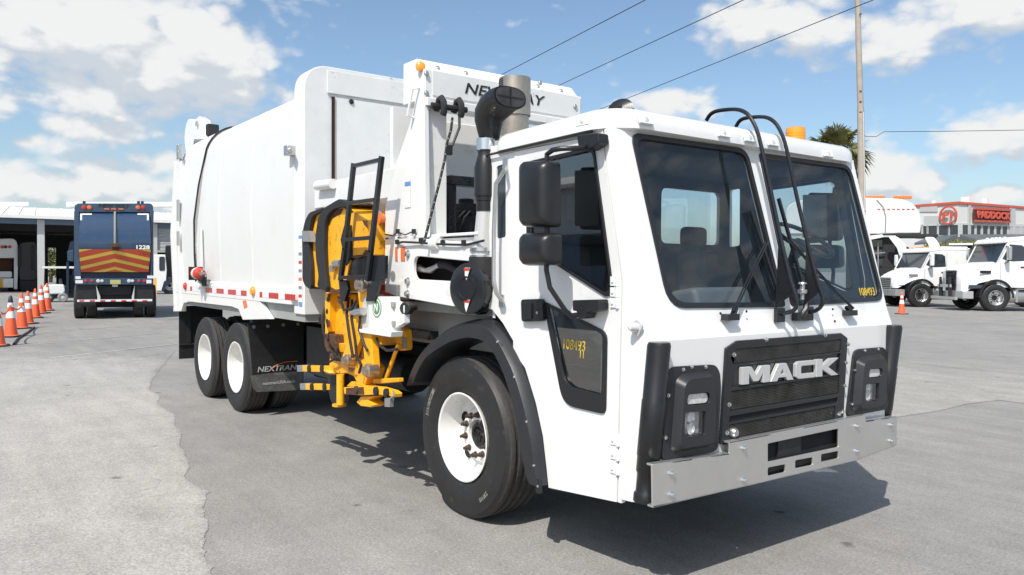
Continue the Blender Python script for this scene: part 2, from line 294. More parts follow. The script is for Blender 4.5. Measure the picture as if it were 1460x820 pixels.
class MB:
    def __init__(s): s.v = []; s.f = []; s.m = []
    def add(s, vs, fs, mi=0):
        k = len(s.v); s.v += [tuple(v) for v in vs]; s.f += [[i+k for i in f] for f in fs]; s.m += [mi]*len(fs); return s
    def box(s, c, size, rz=0, mi=0, rot=None):
        c = V(c); h = V(size)/2; m = rot if rot else Matrix.Rotation(rz, 3, 'Z')
        vs = [c + m @ V((sx*h.x, sy*h.y, sz*h.z)) for sz in (-1, 1) for sy in (-1, 1) for sx in (-1, 1)]
        return s.add(vs, [(0, 2, 3, 1), (4, 5, 7, 6), (0, 1, 5, 4), (2, 6, 7, 3), (0, 4, 6, 2), (1, 3, 7, 5)], mi)
    def box2(s, a, b, mi=0):
        a, b = V(a), V(b); return s.box((a+b)/2, (abs(b.x-a.x), abs(b.y-a.y), abs(b.z-a.z)), mi=mi)
    def bar(s, a, b, w, h, up=(0, 0, 1), mi=0):
        a, b = V(a), V(b); d = (b-a).normalized(); u = V(up); r = d.cross(u)
        if r.length < 1e-4: r = d.cross(V((1, 0, 0)))
        r.normalize(); u = r.cross(d); m = Matrix((d, r, u)).transposed()
        return s.box((a+b)/2, ((b-a).length, w, h), rot=m, mi=mi)
    def prism(s, pts, vec, holes=(), mi=0, bmi=None):
        bmi = mi if bmi is None else bmi; vec = V(vec)
        flat = list(pts)
        for h in holes: flat += list(h)
        n = len(flat); s0 = len(s.v); s.v += [tuple(p) for p in flat] + [tuple(V(p)+vec) for p in flat]
        tris = [tuple(range(len(pts)))] if not holes else fill_holes([list(pts)] + [list(h) for h in holes])
        for t in tris:
            s.f.append([s0+i for i in t]); s.m.append(mi); s.f.append([s0+n+i for i in reversed(t)]); s.m.append(bmi)
        k = 0
        for lp in [pts] + list(holes):
            q = len(lp)
            for i in range(q):
                a, b = s0+k+i, s0+k+(i+1) % q
                s.f.append([a, b, b+n, a+n]); s.m.append(mi)
            k += q
        return s
    def tube(s, pts, r, n=8, mi=0, cap=True, closed=False):
        pts = [V(p) for p in pts]; rs = r if isinstance(r, (list, tuple)) else [r]*len(pts)
        T = []
        for i in range(len(pts)):
            a = pts[i-1] if (i > 0 or closed) else pts[i]; b = pts[(i+1) % len(pts)] if (i < len(pts)-1 or closed) else pts[i]
            T.append((b-a).normalized())
        u = T[0].cross(V((.31, .17, .93)))
        if u.length < .05: u = T[0].cross(V((1, 0, 0)))
        u.normalize(); k = len(s.v); prev = T[0]
        for p, t, rr in zip(pts, T, rs):
            ax = prev.cross(t)
            if ax.length > 1e-6: u = Matrix.Rotation(prev.angle(t), 3, ax.normalized()) @ u
            u = (u - t*u.dot(t)).normalized(); w = t.cross(u); prev = t
            for j in range(n):
                a = 2*math.pi*j/n; s.v.append(tuple(p + (u*math.cos(a) + w*math.sin(a))*rr))
        m = len(pts)
        for i in range(m if closed else m-1):
            for j in range(n):
                a = k+i*n+j; b = k+i*n+(j+1) % n; c = k+((i+1) % m)*n+(j+1) % n; d = k+((i+1) % m)*n+j
                s.f.append([a, b, c, d]); s.m.append(mi)
        if cap and not closed:
            s.f.append([k+j for j in reversed(range(n))]); s.m.append(mi); s.f.append([k+(m-1)*n+j for j in range(n)]); s.m.append(mi)
        return s
    def cyl(s, a, b, r, r2=None, n=16, mi=0): return s.tube([a, b], [r, r if r2 is None else r2], n, mi)
    def lathe(s, c, axis, prof, n=32, mi=0, mis=None, caps=False):
        c = V(c); ax = V(axis).normalized(); u = ax.cross(V((0, 0, 1)))
        if u.length < .1: u = ax.cross(V((1, 0, 0)))
        u.normalize(); w = ax.cross(u); k = len(s.v)
        for (r, h) in prof:
            for j in range(n):
                a = 2*math.pi*j/n; s.v.append(tuple(c + ax*h + (u*math.cos(a)+w*math.sin(a))*r))
        for i in range(len(prof)-1):
            for j in range(n):
                s.f.append([k+i*n+j, k+i*n+(j+1) % n, k+(i+1)*n+(j+1) % n, k+(i+1)*n+j]); s.m.append(mis[i] if mis else mi)
        if caps:
            s.f.append([k+j for j in range(n)]); s.m.append(mi); s.f.append([k+(len(prof)-1)*n+j for j in range(n)]); s.m.append(mi)
        return s
    def loft(s, secs, closed=True, cap=True, mi=0):
        k = len(s.v); n = len(secs[0])
        for q in secs: s.v += [tuple(p) for p in q]
        for i in range(len(secs)-1):
            for j in range(n if closed else n-1):
                s.f.append([k+i*n+j, k+i*n+(j+1) % n, k+(i+1)*n+(j+1) % n, k+(i+1)*n+j]); s.m.append(mi)
        if cap and closed:
            s.f.append([k+j for j in range(n)]); s.m.append(mi); s.f.append([k+(len(secs)-1)*n+j for j in range(n)]); s.m.append(mi)
        return s
    def build(s, name, mats, parent=None, bevel=0, seg=2, smooth=35, recalc=True, weld=0):
        me = bpy.data.meshes.new(name); me.from_pydata(s.v, [], s.f)
        for m in (mats if isinstance(mats, (list, tuple)) else [mats]): me.materials.append(m)
        me.polygons.foreach_set('material_index', s.m)
        if recalc or weld:
            bm = bmesh.new(); bm.from_mesh(me)
            if weld: bmesh.ops.remove_doubles(bm, verts=bm.verts, dist=weld)
            bmesh.ops.recalc_face_normals(bm, faces=bm.faces); bm.to_mesh(me); bm.free()
        me.shade_smooth(); me.set_sharp_from_angle(angle=R(smooth))
        o = bpy.data.objects.new(name, me); C.objects.link(o)
        if parent: o.parent = parent
        if bevel:
            b = o.modifiers.new('bevel', 'BEVEL'); b.width = bevel; b.segments = seg; b.limit_method = 'ANGLE'; b.angle_limit = R(40); b.harden_normals = True
        return o
def share(o, parent, loc=(0, 0, 0), rot=None, scale=None):
    c = o.copy(); C.objects.link(c); c.parent = parent; c.location = loc
    if rot: c.rotation_euler = rot
    if scale: c.scale = scale
    return c
def roundpoly(pts, r, n=5):
    pts = [V(p) for p in pts]; rs = r if isinstance(r, (list, tuple)) else [r]*len(pts); out = []
    for i, p in enumerate(pts):
        a, b = pts[i-1], pts[(i+1) % len(pts)]; rr = rs[i]
        if rr <= 0: out.append(p); continue
        d1 = (a-p); d2 = (b-p); rr = min(rr, d1.length*.48, d2.length*.48)
        p1 = p + d1.normalized()*rr; p2 = p + d2.normalized()*rr
        for k in range(n+1):
            t = k/n; out.append(p1*(1-t)**2 + p*2*t*(1-t) + p2*t*t)
    return out
def inset(pts, d):
    """the outline drawn in by d on every side (scaled in its own plane, so rounded corners stay clean)"""
    pts = [V(p) for p in pts]; n = V()
    for i in range(len(pts)): n += pts[i].cross(pts[(i+1) % len(pts)])
    n.normalize(); u = n.cross(V((0, 0, 1))); u = u.normalized() if u.length > .05 else V((1, 0, 0)); v = n.cross(u)
    us = [p.dot(u) for p in pts]; vs = [p.dot(v) for p in pts]; uc, vc = (max(us)+min(us))/2, (max(vs)+min(vs))/2
    ku, kv = 1-2*d/(max(us)-min(us)), 1-2*d/(max(vs)-min(vs))
    return [p + u*((a-uc)*(ku-1)) + v*((b-vc)*(kv-1)) for p, a, b in zip(pts, us, vs)]
def text(s, name, m, parent, center, right, up, height=None, width=None, shear=0., bold=0., ext=.0015, spacing=1.):
    cu = bpy.data.curves.new('lettering', 'FONT'); cu.body = s; cu.align_x = 'CENTER'; cu.align_y = 'CENTER'; cu.shear = shear; cu.offset = bold; cu.extrude = .02; cu.space_character = spacing; cu.resolution_u = 3
    to = bpy.data.objects.new('lettering', cu); C.objects.link(to); dg = bpy.context.evaluated_depsgraph_get()
    me = bpy.data.meshes.new_from_object(to.evaluated_get(dg)); bpy.data.objects.remove(to); bpy.data.curves.remove(cu)
    xs = [v.co.x for v in me.vertices]; ys = [v.co.y for v in me.vertices]
    w, h = max(xs)-min(xs), max(ys)-min(ys); cx, cy = (max(xs)+min(xs))/2, (max(ys)+min(ys))/2
    r, u = V(right).normalized(), V(up).normalized(); u = (u - r*u.dot(r)).normalized() if abs(r.dot(u)) > .5 else u
    kx = width/w if width else height/h; ky = height/h if height else kx; nrm = r.cross(u)
    for v in me.vertices:
        p = v.co.copy(); v.co = V(center) + r*((p.x-cx)*kx) + u*((p.y-cy)*ky) + nrm*(p.z/.02*ext + ext)
    me.materials.clear(); me.materials.append(m); me.name = name
    o = bpy.data.objects.new(name, me); C.objects.link(o)
    if parent: o.parent = parent
    return o
def bolts(parent, pts, axis, r=.011, h=.014, m=None, name='bolt'):
    ax = V(axis).normalized(); mb = MB().lathe((0, 0, 0), ax, [(r*1.35, 0), (r*1.35, h*.25), (r, h*.3), (r*.9, h*.85), (r*.4, h)], 8, caps=True)
    base = None
    for p in pts:
        if base is None: base = mb.build(name, m or M['chrome'], parent); base.location = p
        else: share(base, parent, p)
    return base
def lerp(tab, x):
    for (a, va), (b, vb) in zip(tab, tab[1:]):
        if x <= b: return va + (vb-va)*(max(x, a)-a)/(b-a)
    return tab[-1][1]
# ------------------------------------------------------------------ ground
gm = MB().add([(-1500, -1500, 0), (1500, -1500, 0), (1500, 1500, 0), (-1500, 1500, 0)], [(0, 1, 2, 3)]).build('ground', M['asphalt'], recalc=False)
tag(gm, kind='structure')
from mathutils import noise as mnoise
def sheet(name, edge, side, fades, width, z, m, jag=.05, cols=10, sidefade=False):
    pts = [Z(*p) for p in edge]; pts2 = []; fd = []
    for i in range(len(pts)-1):
        a, b = pts[i], pts[i+1]; n = max(2, int((b-a).length/.03)) if (b-a).length < 12 else 40
        for k in range(n):
            t = k/n; q = a.lerp(b, t); j = jag*(.9*mnoise.noise(q*2.1) + .5*mnoise.noise(q*7.) + .35*mnoise.noise(q*23.))
            pts2.append(q + side*j); fd.append(fades[i]+(fades[i+1]-fades[i])*t)
    pts2.append(pts[-1]); fd.append(fades[-1])
    vs = []; fs = []; fa = []
    for p, f in zip(pts2, fd):
        for c, (o_, k_) in enumerate(((0, .42), (.04, .55), (.12, .8), (.3, 1), (.7, 1), (1.6, 1), (3, 1), (5, 1), (7.5, 1), (10.5, 1), (14, 1))):
            q = p + side*o_*width/14; vs.append((q.x, q.y, z)); fa.append(f*k_*(max(0, 1-o_/14*1.6) if sidefade else 1))
    w = cols+1
    for i in range(len(pts2)-1):
        for c in range(cols): fs.append((i*w+c, i*w+c+1, (i+1)*w+c+1, (i+1)*w+c))
    o = MB().add(vs, fs).build(name, m, smooth=180); me = o.data
    if me.polygons[0].normal.z < 0: me.flip_normals()
    at = me.attributes.new('fade', 'FLOAT', 'POINT'); at.data.foreach_set('value', fa)
    return tag(o, kind='structure')
LEFT = V((-CR.x, -CR.y, 0)).normalized(); AWAY = V((_d.x, _d.y, 0)).normalized()
sheet('old_asphalt', [(330, 1100), (318, 900), (300, 815), (290, 760), (288, 728), (296, 702), (268, 687), (268, 655), (258, 640), (256, 620), (246, 590), (232, 582), (224, 572), (228, 566), (216, 558), (214, 548), (226, 530), (240, 512), (250, 500)],
      LEFT, [1]*13 + [1, 1, .95, .75, .45, 0], 14, .004, M['pale'])
sheet('worn_asphalt', [(1080, 640), (1270, 597), (1340, 586), (1380, 576), (1425, 571), (1470, 577), (1600, 590), (1800, 600)], AWAY, [.8, .95, .9, .9, 1, 1, 1, 1], 11, .004, M['tan'], jag=.03, sidefade=True)
def line(a, b, w, name='painted_line'):
    a, b = Z(*a), Z(*b); d = (b-a).normalized(); n = V((-d.y, d.x, 0))*w/2; mb = MB(); L_ = (b-a).length; x = 0
    while x < L_:
        ln = random.uniform(.15, .7); e = min(x+ln, L_); j1, j2 = random.uniform(.7, 1.1), random.uniform(.7, 1.1)
        p, q = a+d*x, a+d*e
        mb.add([(p+n*j1)+V((0, 0, .008)), (p-n*j1)+V((0, 0, .008)), (q-n*j2)+V((0, 0, .008)), (q+n*j2)+V((0, 0, .008))], [(0, 1, 2, 3)])
        x = e + random.choice((0, 0, .02, .06, .15))
    return tag(mb.build(name, M['line'], recalc=False), kind='structure')
line((40, 476), (252, 459), .06); line((10, 495), (252, 473), .06); line((70, 511), (252, 491), .09); line((1380, 462), (1460, 455), .06)

# ------------------------------------------------------------------ the white refuse truck
T = tag(empty('garbage_truck', (0, 0, 0)), 'large white side loading garbage truck with a black grille and yellow arm in the foreground', 'garbage truck')
YS = 1.2
XF_ = [(.50, 1.71), (.62, 1.765), (1.355, 1.775), (1.47, 1.735), (2.46, 1.485), (2.52, 1.475)]
XS_ = [(.50, 1.565), (1.66, 1.580), (2.46, 1.412), (2.52, 1.40)]
xf = lambda z: lerp(XF_, z); xs = lambda z: lerp(XS_, z)
WS0, WSN = V((1.735, 0, 1.47)), V((.99, 0, .25)).normalized()
def WP(px, py, off=0.):                                    # a pixel on the windscreen plane
    d = ray(px, py); return CAM + d*((WS0 + WSN*off - CAM).dot(WSN)/d.dot(WSN))
wl = roundpoly([WP(898, 189), WP(1064, 213), WP(1119, 438), WP(953, 440)], [.07, .09, .03, .13])
wr = roundpoly([WP(1081, 218), WP(1211, 236), WP(1260, 429), WP(1127, 437)], [.03, .09, .10, .03])
arch = [(697, 445), (712, 464), (730, 495), (745, 528.6), (760, 578), (770, 625), (775, 669), (778, 698)]
archp = [p + V((.035, 0, .02)) for p in SL(arch)]
def mir(l): return [V((p.x, -p.y, p.z)) for p in l]
winu = roundpoly(SL([(752, 231), (848, 208), (876, 418), (866, 424), (752, 351)]), [.04, .05, .05, .03, .05])
lowout = roundpoly(SL([(776, 429), (867, 474), (865, 591), (804, 577)]), [.03, .05, .04, .10])
door = [V((.605, -YS, 2.455)), V((.605, -YS, archp[2].z-.04))] + archp[3:] + [V((1.535, -YS, .478)), V((1.556, -YS, 1.664)), V((1.392, -YS, 2.455))]
rearstrip = [V((.33, -YS, 2.52)), V((.33, -YS, archp[0].z))] + archp[0:3] + [V((.598, -YS, archp[2].z-.035)), V((.598, -YS, 2.52))]
narrow = roundpoly(SL([(708, 237), (721, 233), (721, 338), (708, 341)]), .02)
cab = MB()
for sgn in (1, -1):
    mm = (lambda l: l) if sgn == 1 else mir
    cab.prism(mm(rearstrip), (0, .03*sgn, 0), [mm(narrow)], bmi=1)
    zz = [.478, .62, 1.0, 1.36, 1.47, 1.664, 2.0, 2.3, 2.455]
    fr = [V((lerp([(.478, 1.541), (1.664, 1.562), (2.455, 1.398)], z), -YS, z)) for z in zz] + [V((xs(z), -YS, z)) for z in reversed(zz)]
    cab.prism(mm(fr), (0, .03*sgn, 0), bmi=1)
    cab.box2((.582, -YS*sgn, 2.46), (1.40, (-YS+.03)*sgn, 2.52))
    secs = []
    for z in (.50, .56, .62, 1.0, 1.355, 1.41, 1.47, 1.7, 1.95, 2.2, 2.46, 2.52):
        r = []
        for k in range(17):
            t = math.pi/2*k/16; fw_ = 1.10 if sgn == 1 else 1.185; r.append(V((xs(z)+(xf(z)-xs(z))*math.sin(t), -(fw_+(1.2-fw_)*math.cos(t))*sgn, z)))
        secs.append(r)
    MB().loft(secs, closed=False, cap=False).build('corner_panel', M['cabwhite'], T, smooth=13, recalc=False)
    cab.loft([[p + V((-.04, .02*sgn, 0)) for p in r] for r in secs], closed=False, cap=False, mi=1)
zz = (.50, .56, .62, 1.355, 1.41, 1.47)
cab.loft([[V((xf(z), -1.10, z)), V((xf(z), 1.185, z))] for z in zz], closed=False, cap=False)
off = WSN*.0
cab.prism([V((1.735, -1.10, 1.47)), V((1.735, 1.185, 1.47)), V((1.4711, 1.185, 2.515)), V((1.4711, -1.10, 2.515))], WSN*-.03, [inset(wl, .012), inset(wr, .012)], bmi=1)
rw = roundpoly([V((.33, .40, 1.93)), V((.33, 1.10, 1.93)), V((.33, 1.10, 2.36)), V((.33, .40, 2.36))], .06)
cab.prism([V((.33, -1.17, 1.40)), V((.33, 1.17, 1.40)), V((.33, 1.17, 2.52)), V((.33, -1.17, 2.52))], (.03, 0, 0), [rw], bmi=1)
cab.box2((.80, -1.16, .86), (1.70, 1.16, .895), mi=1); cab.box2((.33, -1.16, 1.20), (.80, 1.16, 1.235), mi=1); cab.box2((.80, -1.16, .86), (.83, 1.16, 1.235), mi=1)       # floor
cab.box2((.36, -1.165, 2.44), (1.46, 1.165, 2.455), mi=1)   # headliner
cab.box2((1.60, -1.05, .52), (1.69, 1.05, .86), mi=1)
MB().box2((1.76, -.52, .52), (1.786, .62, .75)).build('shade_plate', M['dark'], T)  # near-black plate over the white panel paints shade behind the bumper holes
cab.build('cab', [M['cabwhite'], M['interior']], T, weld=.0004, smooth=2)
# roof cap
cap = MB(); secs = []
for ins, z in ((.02, 2.468), (0, 2.475), (0, 2.495), (.006, 2.535), (.022, 2.562), (.055, 2.580), (.14, 2.594), (.34, 2.606), (.55, 2.61)):
    q = []
    for (cx, cy, a0) in ((1.30-.0, -1.0, -90), (1.30, 1.0, 0), (.52, 1.0, 90), (.52, -1.0, 180)):
        rx, ry = (.235-ins*.9 if cx > 1 else .215-ins*.35), .235-ins*.75
        for k in range(7):
            a = R(a0 + 90*k/6); q.append(V((cx + max(rx, -.3)*math.cos(a), cy + ry*math.sin(a), z + (.02*(cx > 1) if z > 2.49 else .012*(cx > 1)))))
    secs.append(q)
cap.loft(secs); cap.build('roof_cap', M['cabwhite'], T, smooth=50)
MB().tube([V((.32, -1.225, 2.462)), V((1.34, -1.225, 2.478))], .008, 6).build('drip_seal', M['trim'], T)
# windscreens
for pts, gname in ((wl, 'windscreen'), (wr, 'windscreen')):
    w = MB().prism([p + WSN*-.006 for p in inset(pts, .02)], WSN*-.006).build(gname, M['glass'], T)
    MB().prism([p + WSN*.010 for p in pts], WSN*-.022, [[p + WSN*.010 for p in inset(pts, .030)]]).build('gasket', M['trim'], w, bevel=.004)
    if pts is wr:
        text('108493', 'paint_marking', M['paintpen'], w, WP(1236, 416, -.0045), V((0, 1, 0)), V((-.25, 0, .97)), height=.056, width=.19, shear=.1, bold=-.004)
# doors
def make_door(sgn):
    sl_ = [V((p.x, (-YS+.022)*sgn, p.z)) for p in door]
    mm = (lambda l: l) if sgn == 1 else mir
    o = V((0, -.006*sgn, 0))
    d = MB().prism([p+o for p in mm(door)], (0, .03*sgn, 0), [mm(winu), mm(inset(lowout, .03))], bmi=1).build('door', [M['cabwhite'], M['interior']], T)
    MB().tube(sl_, .016, 6, closed=True).build('door_seal', M['trim'], d)
    gl = MB().prism([p + V((0, .012*sgn, 0)) for p in mm(inset(winu, .004))], (0, .006*sgn, 0)).build('door_window', M['sideglass'], d)
    MB().prism([p+o*1.8 for p in mm(winu)], (0, .02*sgn, 0), [[p+o*1.8 for p in mm(inset(winu, .022))]]).build('window_seal', M['trim'], d, bevel=.003)
    lg = MB().prism([p + V((0, .010*sgn, 0)) for p in mm(inset(lowout, .025))], (0, .006*sgn, 0)).build('lower_window', M['sideglass'], d)
    lowin = roundpoly(SL([(782, 437), (861, 477), (859, 563), (808, 550)]), [.02, .03, .03, .08])
    MB().prism([p+o*1.8 for p in mm(lowout)], (0, .018*sgn, 0), [[p+o*1.8 for p in mm(lowin)]]).build('lower_window_frame', M['trim'], d, bevel=.003)
    return d
dr = make_door(1); make_door(-1)
text('108493', 'paint_marking', M['paintpen'], dr, S(819, 492, -1.1895), V((1, 0, 0)), V((0, 0, 1)), height=.058, width=.185, shear=.05, bold=-.004)
text('11', 'paint_marking', M['paintpen'], dr, S(830, 505, -1.1895), V((1, 0, 0)), V((0, 0, 1)), height=.045, width=.03, bold=-.003)
# door handle
hd = MB().prism(roundpoly(SL([(742, 427), (772, 426), (774, 458), (743, 459)], -1.235), .025), (0, .03, 0)).build('handle', M['black'], dr, bevel=.005)
hp = MB().prism(roundpoly(SL([(747, 432), (757, 431), (757, 455), (747, 455)], -1.247), .008), (0, .02, 0)).build('handle', M['trim'], dr, bevel=.003)
MB().lathe(S(766, 446, -1.235), (0, -1, 0), [(.009, 0), (.009, .004), (.002, .005)], 10, caps=True).build('lock', M['alu'], dr)
for (y0, y1) in ((396, 437), (622, 676)):
    x0 = S(882, (y0+y1)/2).x
    h = MB()
    for t in (.12, .5, .88):
        z = S(882, y0+(y1-y0)*t).z; h.cyl((x0, -1.206, z-.028), (x0, -1.206, z+.028), .012, n=10)
        h.box((x0-.028, -1.2075, z), (.05, .008, .05)); h.lathe((x0-.035, -1.2115, z), (0, -1, 0), [(.010, 0), (.009, .006), (.003, .008)], 8, caps=True)
    h.build('hinge', M['cabwhite'], dr)
# side grab rail on the rear pillar
MB().prism([p + V((0, .008, 0)) for p in inset(narrow, -.004)], (0, .004, 0)).build('quarter_window', M['winglass'], T)
gp = [S(721, 238, -1.205), S(719, 243, -1.27), S(707, 262, -1.285), S(704, 330, -1.29), S(704, 400, -1.29), S(708, 418, -1.28), S(715, 428, -1.25), S(716, 430, -1.205)]
MB().tube(gp, .0135, 10).box(S(721.5, 236), (.05, .02, .09)).box(S(716, 429), (.05, .02, .08)).build('grab_rail', M['alu'], T)
# mirrors
def mirror(sgn):
    mm = (lambda p: V(p)) if sgn == 1 else (lambda p: V((p[0], -p[1], p[2])))
    def shell(tl, tr, br, bl, y):
        q = SL([tl, tr, br, bl], y); c = sum(q, V())/4; rt = V((.93, -.10, 0)).normalized() if 0 else V((1, 0, 0))
        secs = []
        for ins, dd in ((0, .05), (0, .0), (.006, -.035), (.022, -.062), (.05, -.075)):
            pl = roundpoly([p.lerp(c, 0) for p in inset(q, ins)], [.035]*4, 5)
            secs.append([mm(p + V((.0, dd, 0))) for p in pl])
        return MB().loft(secs)
    m1 = shell((749, 230), (789, 229), (790, 324), (749, 324), -1.42).build('mirror_housing', M['black'], T, smooth=60)
    m2 = shell((749, 332), (791, 332), (792, 378), (749, 379), -1.42).build('mirror_housing', M['black'], T, smooth=60)
    MB().prism([mm(p) for p in SL([(753, 236), (785, 235), (786, 318), (753, 319)], -1.368)], (0, .004*sgn, 0)).build('mirror_glass', M['chrome'], m1)
    arm = MB().tube([mm(p) for p in (S(840, 203, -1.25), S(832, 211, -1.30), S(800, 212, -1.40), S(788, 214, -1.42), S(780, 220, -1.42), S(779, 235, -1.42), S(780, 300, -1.40), S(780, 340, -1.40), S(779, 385, -1.42), S(784, 410, -1.40), S(806, 443, -1.34), S(815, 450, -1.30), S(830, 448, -1.25))], .0145, 10)
    arm.build('mirror_arm', M['black'], T)
    bk = MB().prism([mm(p) for p in roundpoly(SL([(822, 193), (853, 189), (854, 204), (838, 214), (824, 208)], -1.285), .012)], (0, .075*sgn, 0))
    bk.build('mirror_bracket', M['black'], T, bevel=.006); bk = MB()
    bk.prism([mm(p) for p in roundpoly(SL([(816, 428), (853, 427), (853, 443), (836, 446), (834, 454), (824, 455), (822, 444), (816, 443)], -1.285), .01)], (0, .075*sgn, 0))
    bk.build('mirror_bracket', M['black'], T, bevel=.006)
mirror(1); mirror(-1)
# side marker lamp near the corner
sm = MB().prism(roundpoly(SL([(899, 463), (908, 455), (916, 465), (908, 481)], -1.207), .012), (0, .012, 0)).build('marker_base', M['silver'], T)
MB().lathe(S(907, 467, -1.205), (-.0, -1, 0), [(.026, 0), (.022, .03), (.012, .05), (.0, .055)], 12).build('marker_lens', M['lens'], sm)
# ---- fender
fo = [(584, 550), (590, 532), (599, 512), (611, 494), (626, 479), (643, 467), (664, 459), (690, 455), (712, 470), (729, 497), (745, 530), (760, 578), (770, 625), (775, 669), (778, 692)]
fi = [(589, 546), (596, 528), (606, 511), (617, 502), (629, 494), (645, 486), (668, 481), (690, 487), (702, 501), (714, 524), (724, 552), (735, 596), (745, 655), (752, 685), (759, 692)]
def crv(P, n=3):
    out = []
    for i in range(len(P)-1):
        p0, p1, p2, p3 = P[max(i-1, 0)], P[i], P[i+1], P[min(i+2, len(P)-1)]
        for k in range(n): t = k/n; out.append(.5*((2*p1) + (p2-p0)*t + (2*p0-5*p1+4*p2-p3)*t*t + (3*p1-p0-3*p2+p3)*t**3))
    return out + [P[-1]]
fp = crv(SL(fo, -1.225)); fq = crv(SL(fi, -1.275)); secs = []
for k, (a, b) in enumerate(zip(fp, fq)):
    ia = V((a.x*.985, -.80, a.z-.01)); ib = V((b.x*.975, -.80, b.z-.035))
    mid = a.lerp(b, .25) + V((0, -.035, 0)); secs.append([ia, a + V((0, .03, .0)), a, mid, b, b + V((0, .02, -.006)), ib])
fender = MB().loft(secs).build('fender', M['bezel'], T, smooth=50)
for k in (25, 30, 34, 38, 42):
    t = fp[k].lerp(fq[k], .42) + V((0, -.012, 0)); d = (fp[min(k+1, 42)]-fp[k-1]).normalized()
    MB().bar(t-d*.045, t+d*.045, .05, .018, up=(0, -1, 0)).build('bolt_recess', M['trim'], fender, bevel=.006)
bolts(fender, [fp[k].lerp(fq[k], .30) + V((0, -.024, 0)) for k in (25, 30, 34, 38, 42)], (.3, -1, 0), .009, .012)
f2 = [V((p[0], -p[1], p[2])) for s_ in secs for p in s_]
MB().loft([f2[i*7:(i+1)*7] for i in range(len(secs))]).build('fender', M['bezel'], T, smooth=50)
# ---- wheels
def tyre_mb(Rr, w, rr, groove=True, n=64):
    h = w/2
    prof = [(rr*.985, -h*.80), (rr+.018, -h*.93), (rr+.05, -h*.99), ((rr+Rr)/2-.01, -h*1.04), ((rr+Rr)/2+.015, -h*1.052), ((rr+Rr)/2+.03, -h*1.04), (Rr-.05, -h*1.0), (Rr-.032, -h*.985), (Rr-.028, -h*.945), (Rr-.008, -h*.86)]
    tr = []
    ng = 4
    xs_ = [-h*.80 + h*1.6*i/(ng*2+1) for i in range(ng*2+2)]
    for i, x in enumerate(xs_):
        if i % 2 == 0: tr += [(Rr, x), ]
        else: tr += [(Rr, x-.004), (Rr-.014, x), (Rr-.014, x+h*1.6/(ng*2+1)-.003)] if i < len(xs_)-1 else [(Rr, x)]
    p2 = prof + tr + [(r, -x) for r, x in reversed(prof)]
    mis = [0]*(len(prof)-1) + [1]*(len(tr)+1) + [0]*(len(prof)-1)
    return p2, mis, n
def wheel(parent, c, Rr, w, rr=.303, style='steer', sgn=-1, nuts=True, mrim=None, name='wheel'):
    """one wheel: tyre mesh with rim, hub and nuts as its children; sgn -1 shows its face to -Y"""
    prof, mis, n = tyre_mb(Rr, w, rr)
    o = MB().lathe((0, 0, 0), (0, -sgn, 0), prof, n, mis=mis).build(name, [M['tyre'], M['tread']], parent, smooth=50); o.location = c
    a = (0, sgn, 0); f = w/2; mrim = mrim or M['rim']
    if style == 'steer':
        pr = [(rr*.97, f*.80), (rr, f*.93), (rr+.004, f*.97), (rr-.004, f*.985), (rr-.014, f*.95), (rr-.022, f*.80), (rr-.035, f*.52), (rr-.05, f*.12), (.205, -f*.02), (.185, f*.10), (.178, f*.20), (.108, f*.20), (.104, f*.12), (.100, -f*.3)]
    else:
        pr = [(rr*.97, f*.80), (rr, f*.93), (rr+.004, f*.97), (rr-.004, f*.985), (rr-.014, f*.95), (rr-.022, f*.75), (rr-.034, f*.2), (rr-.055, -f*.35), (.205, -f*.60), (.18, -f*.66), (.112, -f*.66), (.108, -f*.5), (.105, f*.1), (.085, f*.16), (0.001, f*.16)]
    rim = MB().lathe((0, 0, 0), a, pr, 48).build('rim', mrim, o, smooth=40)
    if style == 'steer':
        hub = MB().lathe((0, 0, 0), a, [(.100, -f*.3), (.085, f*.02), (.082, f*.16), (.060, f*.17), (.056, f*.05), (.001, f*.03)], 20, mis=[0]*5)
        for k in range(3):
            an = R(120*k+20); hub.bar((0, 0, 0), (math.cos(an)*.08, 0, math.sin(an)*.08), .03, .03, up=(0, 1, 0))
        hub.build('hub', M['frame'], o)
        if nuts:
            nb = MB().lathe((0, 0, 0), a, [(.024, 0), (.024, .006), (.018, .008), (.018, .028), (.012, .032), (.012, .05), (.002, .052)], 8)
            b0 = None
            for k in range(10):
                an = R(36*k+12); lc = V((math.cos(an)*.143, sgn*f*.20, math.sin(an)*.143))
                if b0 is None: b0 = nb.build('lug_nut', M['nut'], o); b0.location = lc
                else: share(b0, o, lc)
        vl = []
        for k in range(5):
            an = R(72*k-62); vl.append((math.cos(an)*.222, math.sin(an)*.222))
        hb = MB()
        for (x, z) in vl:
            t = V((-z, 0, x)).normalized(); n_ = V((x, 0, z)).normalized()
            q = [V((x, sgn*(f*.045), z)) + t*(math.cos(R(b))*.042) + n_*(math.sin(R(b))*.021) + V((0, sgn*f*.06*math.sin(R(b)), 0)) for b in range(0, 360, 30)]
            hb.prism(q, (0, sgn*.004, 0))
        hb.build('hand_hole', M['dark'], o)
    return o
RF, RRr = .556, .530
fw = wheel(T, (0, -1.03, RF), RF, .345, .305, 'steer')
wheel(T, (0, 1.03, RF), RF, .345, .305, 'steer', sgn=1, nuts=False)
def sidewall(o, s, a0, r, hgt, yf, m):
    # each character stands radially on the sidewall, reading clockwise
    for i, ch in enumerate(s):
        if ch == ' ': continue
        an = R(a0 - i*hgt*58/r*.62); n_ = V((math.cos(an), 0, math.sin(an))); t = V((math.sin(an), 0, -math.cos(an)))
        text(ch, 'sidewall_letter', m, o, V((0, yf, 0)) + n_*r, t, n_, height=hgt, bold=.01, ext=.0008)
